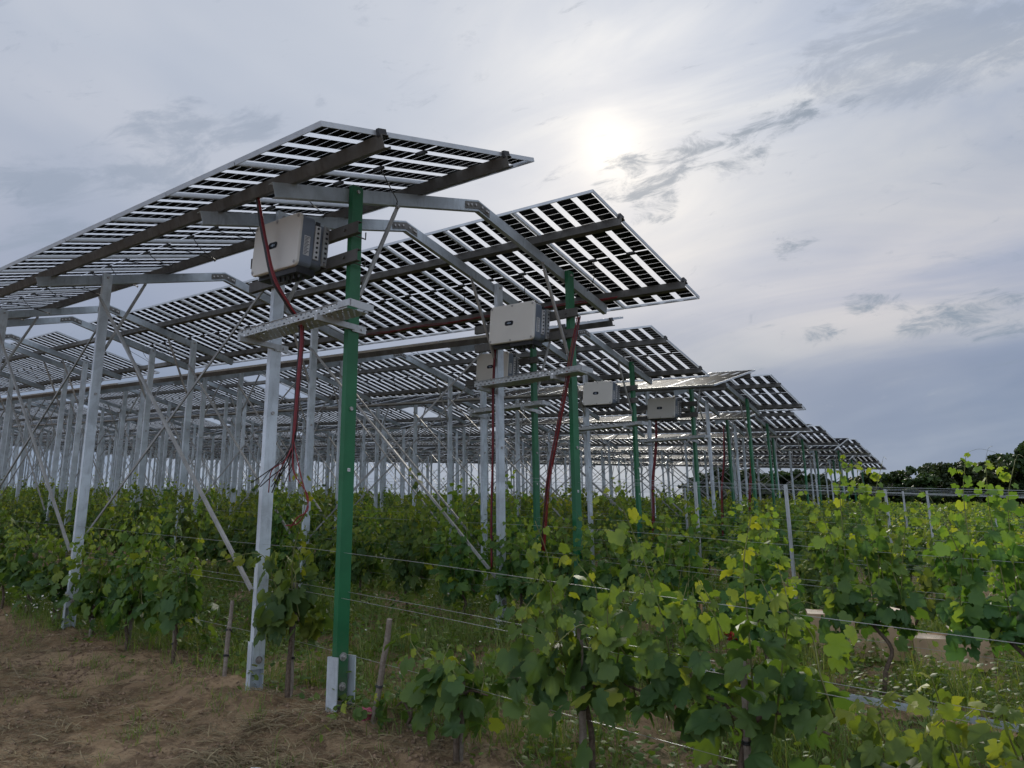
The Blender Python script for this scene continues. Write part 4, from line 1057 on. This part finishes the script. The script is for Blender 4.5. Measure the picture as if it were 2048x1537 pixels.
for lo, hi in (((-a / 2, -c / 2, 0), (a / 2, -c / 2 + .012, h)), ((-a / 2, c / 2 - .012, 0), (a / 2, c / 2, h)), ((-a / 2, -c / 2 + .012, 0), (-a / 2 + .012, c / 2 - .012, h)), ((a / 2 - .012, -c / 2 + .012, 0), (a / 2, c / 2 - .012, h)), ((-a / 2 + .012, -c / 2 + .012, 0), (a / 2 - .012, c / 2 - .012, .012))): b.box(lo, hi)
obj('crate_walls', b.mesh('crate_walls', M_NAVY), t); b = MB(); b.box((-a / 2 - .012, -c / 2 - .012, h - .03), (-a / 2, c / 2 + .012, h)); b.box((a / 2, -c / 2 - .012, h - .03), (a / 2 + .012, c / 2 + .012, h)); obj('rim', b.mesh('rim', M_NAVY), t)
def crumple(name, label, cat, loc, r, m, seed, flat=.6):
    R = np.random.default_rng(seed); b = MB(); n, k = 11, 7; vs = []
    for i in range(k):
        th = PI * i / (k - 1)
        for j in range(n):
            q = r * R.uniform(.55, 1.15); ph = 2 * PI * j / n; vs.append((q * math.sin(th) * math.cos(ph), q * math.sin(th) * math.sin(ph), flat * q * math.cos(th)))
    b.add(vs, [(i * n + j, i * n + (j + 1) % n, (i + 1) * n + (j + 1) % n, (i + 1) * n + j) for i in range(k - 1) for j in range(n)])
    return tag(obj(name, b.mesh(name, m), None, (loc[0], loc[1], gz(*loc) + r * flat * .55)), label, cat)
crumple('plastic_scrap', 'crumpled pink plastic scrap on the soil beside the green post pile', 'plastic scrap', (-.02, -.33), .062, M_PINK, 3, .8)
crumple('paper_scrap', 'crumpled white paper scrap on the bare soil at the bottom edge', 'paper scrap', (-.93, -.47), .055, M_PAPER, 4, .6)
crumple('plastic_bag', 'bright red plastic bag lying in the grass behind vines', 'plastic bag', (4.35, -1.1), .11, M_REDP, 5, .8)
mr = thing('metal_rail', 'galvanised steel profile lying in the grass behind the foreground vines', 'metal profile', (2.55, -1.0, gz(2.55, -1.0) + .03), None, (0, 0, 0))
b = MB(); dz = gz(2.6, -4.4) - gz(2.55, -1.0); b.extr(U(.06, .04, .004), (0, 0, 0), (1, 0, 0), (0, 0, 1), (.05, -3.6, dz)); obj('profile', b.mesh('profile', M_STEEL), mr)

# ------------------------------------------------------------------ trees at the far edge
def tree_variant(seed, h=6.0, wd=2.6):
    R = np.random.default_rng(seed); tb = MB()
    tb.tube(smoothpath([(0, 0, -2.5), (R.normal(0, .1), R.normal(0, .1), h * .2), (R.normal(0, .2), R.normal(0, .2), h * .55), (R.normal(0, .3), R.normal(0, .3), h * .85)], 4), list(np.linspace(.2, .04, 13)), 8)
    cl = []
    for i in range(34):
        a = R.uniform(0, 2 * PI); zz = R.uniform(-.12, 1.0); rr = wd * .5 * math.sqrt(max(.05, 1 - (abs(zz - .5) / .56) ** 2)) * R.uniform(.45, 1.05)
        c = np.array([math.cos(a) * rr, math.sin(a) * rr, zz * h]); cl.append((c, R.uniform(.35, .62) * wd / 2.6))
        if i < 8: tb.tube([(0, 0, h * (.25 + .06 * i)), tuple(c * .5 + np.array([0, 0, h * (.25 + .06 * i)]) * .5 + np.array([0, 0, .1])), tuple(c)], [.06, .04, .015], 5)
    P, Nn, tn = [], [], []
    for c, r in cl:
        m = 110; d = unit(R.normal(0, 1, (m, 3))); q = r * R.uniform(.55, 1.1, m)[:, None]
        P.append(c + d * q * np.array([1.15, 1.15, .85])); Nn.append(d + R.normal(0, .5, (m, 3))); tn.append(np.clip(R.normal(R.uniform(.2, .7), .18, m), 0, 1))
    P, Nn, tn = np.concatenate(P), np.concatenate(Nn), np.concatenate(tn)
    V, C, L, t = scatter(LEAF_S, LEAF_SF, P, R.normal(0, 1, P.shape), Nn, R.uniform(.16, .34, len(P)), tn)
    return tb.mesh('trunk', M_TRUNK, True), np_mesh('crown', V, C, L, M_TREE, tint=t)
TV = [tree_variant(80 + i) for i in range(5)]
# (y at x=100, height of the crown's top above datum)
TREES = [(45, 12.0), (43, 12.8), (41, 13.2), (39, 12.4), (37, 12.6), (35, 12.0), (33, 12.3), (31, 11.5), (29.4, 11.9), (27.5, 11.2), (25.5, 11.3), (23.1, 10.7), (21, 10.6), (18.9, 10.4), (17.1, 10.8), (14.9, 11.5), (12.8, 11.8), (11.2, 11.0), (9.7, 11.3), (7.6, 11.1), (6.0, 11.8), (4.6, 12.2), (3.0, 12.7), (.5, 12.6), (-2, 12.9), (-5, 13)]
Rt = random.Random(9)
TL = ['dark bushy tree', 'rounded dark tree', 'uneven dark tree', 'dense olive tree', 'broad dark tree']
for i, (y, zt) in enumerate(TREES):
    for rowi in (0, 1):
        x = 56 + Rt.uniform(-2, 2) + rowi * 5; yy = y + (Rt.uniform(-.5, .5) if rowi == 0 else 1.6)
        f = (x - CAM.x) / (100 - CAM.x); yy = CAM.y + (yy - CAM.y) * f; top = CAM.z + (zt - CAM.z) * f - (.0 if rowi == 0 else Rt.uniform(.2, .9))
        gl = gz(x, yy); h = max(2.5, top - gl) * 1.06; s = h / 6.35
        gl -= .3; v = thing('tree', f'{TL[(i + rowi) % 5]}, {nth(len(TREES) - i)} from the right in the {"front" if rowi == 0 else "back"} of the far tree line', 'tree', (x, yy, gl), 'trees of the far tree line', (0, 0, Rt.uniform(0, 6)))
        v.scale = (max(.85, s) * Rt.uniform(.9, 1.1), max(.85, s), s)
        for nm, me in zip(('trunk', 'crown'), TV[(i * 2 + rowi) % 5]): obj(nm, me, v)

# ------------------------------------------------------------------ ground cover
def cover_points(n, x0, x1, y0, y1, dens):
    x = rng.uniform(x0, x1, n); y = rng.uniform(y0, y1, n); k = in_view(x, y, math.radians(4)) & (rng.random(n) < dens(x, y)); return x[k], y[k]
def patch(x, y, lam, ph=0.): return np.clip(.5 + 1.35 * bumps(x + ph, y - ph, lam), 0, 1)
def strip(x, y):      # 1 between vine rows, lower right under the vines
    d = np.min(np.abs(x[:, None] - np.array(VROW[:12])[None]), 1); return .55 + .45 * sstep(d, .1, .5)
BL_V = [(-.5, 0, 0), (.5, 0, 0), (.40, .55, .10), (-.40, .55, .10), (0, 1.0, .42)]; BL_F = [(0, 1, 2, 3), (3, 2, 4)]
def blades(x, y, hmin, hmax, wd, tmean, tsd, lean=.35):
    n = len(x); P = np.stack([x, y, ground(x, y) - .01], 1); a = rng.uniform(0, 2 * PI, n)
    A = np.stack([np.cos(a) * rng.uniform(0, lean * 2, n), np.sin(a) * rng.uniform(0, lean * 2, n), np.ones(n)], 1)
    h = rng.uniform(hmin, hmax, n) * rng.uniform(.6, 1.1, n)
    tv = np.array(BL_V); V, C, L, t = scatter(tv, BL_F, P, A, np.stack([np.cos(a), np.sin(a), np.zeros(n)], 1), h, np.clip(rng.normal(tmean, tsd, n), 0, 1))
    # narrow them: width is independent of height
    V = V.reshape(n, 5, 3); Sd = unit(np.cross(unit(A), np.stack([np.cos(a), np.sin(a), np.zeros(n)], 1)))
    off = tv[None, :, 0] * (wd - h)[:, None]; V = V + off[:, :, None] * Sd[:, None, :]
    return V.reshape(-1, 3), C, L, t
def clump(x, y, m, r):
    return np.repeat(x, m) + rng.normal(0, r, len(x) * m), np.repeat(y, m) + rng.normal(0, r, len(y) * m)
parts = []
gd = lambda x, y: sstep(x, -.30, .35) * strip(x, y) * (.10 + .90 * sstep(patch(x, y, 1.5), .36, .66)) * sstep(x - .35 * sstep(-y, .4, 1.6), -.3, .3)
x, y = cover_points(15000, -.4, 9, -5, 9, gd); x, y = clump(x, y, 12, .055); parts.append(blades(x, y, .06, .27, .006, .34, .2))
x, y = cover_points(2600, -.2, 7, -5, 8, gd); x, y = clump(x, y, 9, .03); parts.append(blades(x, y, .28, .55, .005, .45, .2, .2))
x, y = cover_points(9000, 7, 30, -5, 34, lambda x, y: strip(x, y) * .9); x, y = clump(x, y, 5, .12); parts.append(blades(x, y, .12, .38, .016, .35, .2))
x, y = cover_points(3400, -2.6, -.25, -3, 6, lambda x, y: .16 * sstep(patch(x, y, 1.3, 4), .55, .8) + .22 * sstep(x, -.8, -.3)); x, y = clump(x, y, 9, .035); parts.append(blades(x, y, .04, .15, .005, .3, .2))
V, C, L, t = merge(parts); tag(obj('grass', np_mesh('grass', V, C, L, M_GRASS, tint=t)), 'rough green grass growing between the vine rows', 'grass', kind='stuff')
# broad weeds
parts = []
x, y = cover_points(10000, -.35, 8, -5, 9, lambda x, y: sstep(x, -.35, .3) * (.2 + .8 * sstep(patch(x, y, 1.2, 7), .4, .7)))
x, y = clump(x, y, 9, .05); n = len(x); h = rng.uniform(.02, .36, n) * rng.random(n)
P = np.stack([x, y, ground(x, y) + h], 1); A = rng.normal(0, 1, (n, 3)); A[:, 2] = np.abs(A[:, 2]) * .5
V1 = scatter([(p[0] * .7, p[1], p[2]) for p in LEAF_S], LEAF_SF, P, A, np.stack([rng.normal(0, .4, n), rng.normal(0, .4, n), np.ones(n)], 1), rng.uniform(.025, .07, n), np.clip(rng.normal(.4, .25, n), 0, 1))
tag(obj('weeds', np_mesh('weeds', V1[0], V1[1], V1[2], M_WEED, tint=V1[3])), 'low broad-leaved weeds among the grass under the vines', 'weeds', kind='stuff')
# daisies
def daisies(x, y, hmin, hmax, r):
    vs, cs, ls, mi = [], [], [], []; n = len(x)
    hd = [(0, 0)] + [(math.cos(2 * PI * i / 9), math.sin(2 * PI * i / 9)) for i in range(9)]
    tv = [(a, c, (.0 if i == 0 else -.18)) for i, (a, c) in enumerate(hd)]; tf = [(0, 1 + i, 1 + (i + 1) % 9) for i in range(9)]
    P = np.stack([x, y, ground(x, y) + rng.uniform(hmin, hmax, n)], 1)
    Nn = np.stack([rng.normal(-.25, .35, n), rng.normal(-.2, .35, n), np.ones(n)], 1); A = rng.normal(0, 1, (n, 3))
    V, C, L, _ = scatter(tv, tf, P, A, Nn, rng.uniform(.7, 1.2, n) * r)
    P2 = P + unit(Nn) * r * .12
    V2, C2, L2, _ = scatter([(a * .36, c * .36, .1 if i == 0 else 0) for i, (a, c) in enumerate(hd)], tf, P2, A, Nn, np.full(n, r))
    return np.concatenate([V, V2]), np.concatenate([C, C2]), np.concatenate([L, L2 + len(V)]), np.concatenate([np.zeros(len(C), int), np.ones(len(C2), int)])
x, y = cover_points(1900, .1, 7, -4.5, 8, lambda x, y: .5 * sstep(patch(x, y, 1.5, 2), .45, .75)); 
xd = np.concatenate([x, rng.normal(.12, .22, 230), rng.normal(.2, .2, 90)]); yd = np.concatenate([y, rng.normal(5.55, .42, 230), rng.normal(4.9, .35, 90)])
V, C, L, mi = daisies(xd, yd, .12, .42, .0105); tag(obj('wildflowers', np_mesh('wildflowers', V, C, L, [M_PETAL, M_YOLK], mi)), 'small white daisies scattered through the grass and thick near the left post', 'wildflowers', kind='stuff')
x, y = clump(xd[len(x):][::2], yd[len(x):][::2], 6, .05); V, C, L, t = blades(x, y, .15, .36, .004, .35, .2, .25)
tag(obj('weeds', np_mesh('flower_stems', V, C, L, M_GRASS, tint=t)), 'thin green stems under the white daisies', 'weeds', kind='stuff')
# poppy
pv = thing('poppy', 'single red poppy flower in the grass left of the silver post', 'poppy', (.25, 1.25, gz(.25, 1.25)))
b = MB(); b.tube([(0, 0, 0), (.01, .0, .2), (.0, .01, .40)], .002, 4); obj('stem', b.mesh('stem', M_SHOOT), pv)
b = MB()
for i in range(4):
    a = PI / 2 * i; b.add([(0, .01, .40), (.03 * math.cos(a - .6), .01 + .03 * math.sin(a - .6), .425), (.038 * math.cos(a), .01 + .038 * math.sin(a), .418), (.03 * math.cos(a + .6), .01 + .03 * math.sin(a + .6), .425)], [(0, 1, 2, 3)])
obj('petals', b.mesh('petals', M_POPPY), pv)
# straw and dead stalks on the headland
ST_V = [(-.5, 0, 0), (.5, 0, 0), (.5, .33, .08), (-.5, .33, .08), (.45, .68, .06), (-.45, .68, .06), (.2, 1, -.03), (-.2, 1, -.03)]; ST_F = [(0, 1, 2, 3), (3, 2, 4, 5), (5, 4, 6, 7)]
def straws(x, y, lmin, lmax, wd):
    n = len(x); P = np.stack([x, y, ground(x, y) + rng.uniform(.002, .02, n)], 1); a = rng.normal(2.2, .9, n)
    A = np.stack([np.cos(a), np.sin(a), rng.normal(.02, .12, n)], 1); Nn = np.stack([rng.normal(0, .3, n), rng.normal(0, .3, n), np.ones(n)], 1); h = rng.uniform(lmin, lmax, n)
    V, C, L, t = scatter(ST_V, ST_F, P, A, Nn, h, np.clip(rng.normal(.5, .28, n), 0, 1)); V = V.reshape(n, 8, 3); Sd = unit(np.cross(unit(A), Nn))
    V = V + (np.array(ST_V)[None, :, 0] * (wd - h)[:, None])[:, :, None] * Sd[:, None, :]; return V.reshape(-1, 3), C, L, t
parts = []
x, y = cover_points(60000, -2.8, .3, -3.2, 6.5, lambda x, y: .10 + .75 * sstep(patch(x, y, 1.1, 1), .48, .72)); parts.append(straws(x, y, .02, .11, .0034))
x, y = cover_points(2200, -2.6, .2, -3, 6, lambda x, y: .1 + .9 * sstep(patch(x, y, .9, 3), .55, .8)); parts.append(straws(x, y, .12, .30, .005))
cx = np.array([-1.05, -.95, -.75, -.55, -.2, -.42, .05]); cy_ = np.array([-.35, -.2, -.45, -.75, -.28, .1, -.15])
x, y = clump(cx, cy_, 150, .10); parts.append(straws(x, y, .05, .24, .0055))
cx = rng.uniform(-2.2, .0, 60); cy_ = rng.uniform(-2.4, 4.5, 60); x, y = clump(cx, cy_, 40, .07); parts.append(straws(x, y, .04, .2, .005))
V, C, L, t = merge(parts); tag(obj('straw_litter', np_mesh('straw_litter', V, C, L, M_STRAW, tint=t)), 'dry straw and torn stalks strewn over the bare headland soil', 'straw', kind='stuff')
x, y = cover_points(40000, -3.0, .6, -3.4, 6.5, lambda x, y: .08 + .8 * sstep(patch(x, y, .8, 5), .5, .75)); n = len(x)
OC_V = [(1, 0, 0), (-.8, .1, 0), (.1, 1, .1), (0, -.9, .05), (.1, .05, .8), (0, 0, -.6)]; OC_F = [(0, 2, 4), (2, 1, 4), (1, 3, 4), (3, 0, 4), (2, 0, 5), (1, 2, 5), (3, 1, 5), (0, 3, 5)]
P = np.stack([x, y, ground(x, y) + .002], 1); V, C, L, t = scatter(OC_V, OC_F, P, rng.normal(0, 1, (n, 3)) * np.array([1, 1, .3]), np.tile([0, 0, 1.], (n, 1)) + rng.normal(0, .3, (n, 3)), .003 + .024 * rng.random(n) ** 4)
tag(obj('soil_crumbs', np_mesh('soil_crumbs', V, C, L, M_CLOD, smooth=False)), 'loose soil crumbs on the bare headland', 'soil crumbs', kind='stuff')
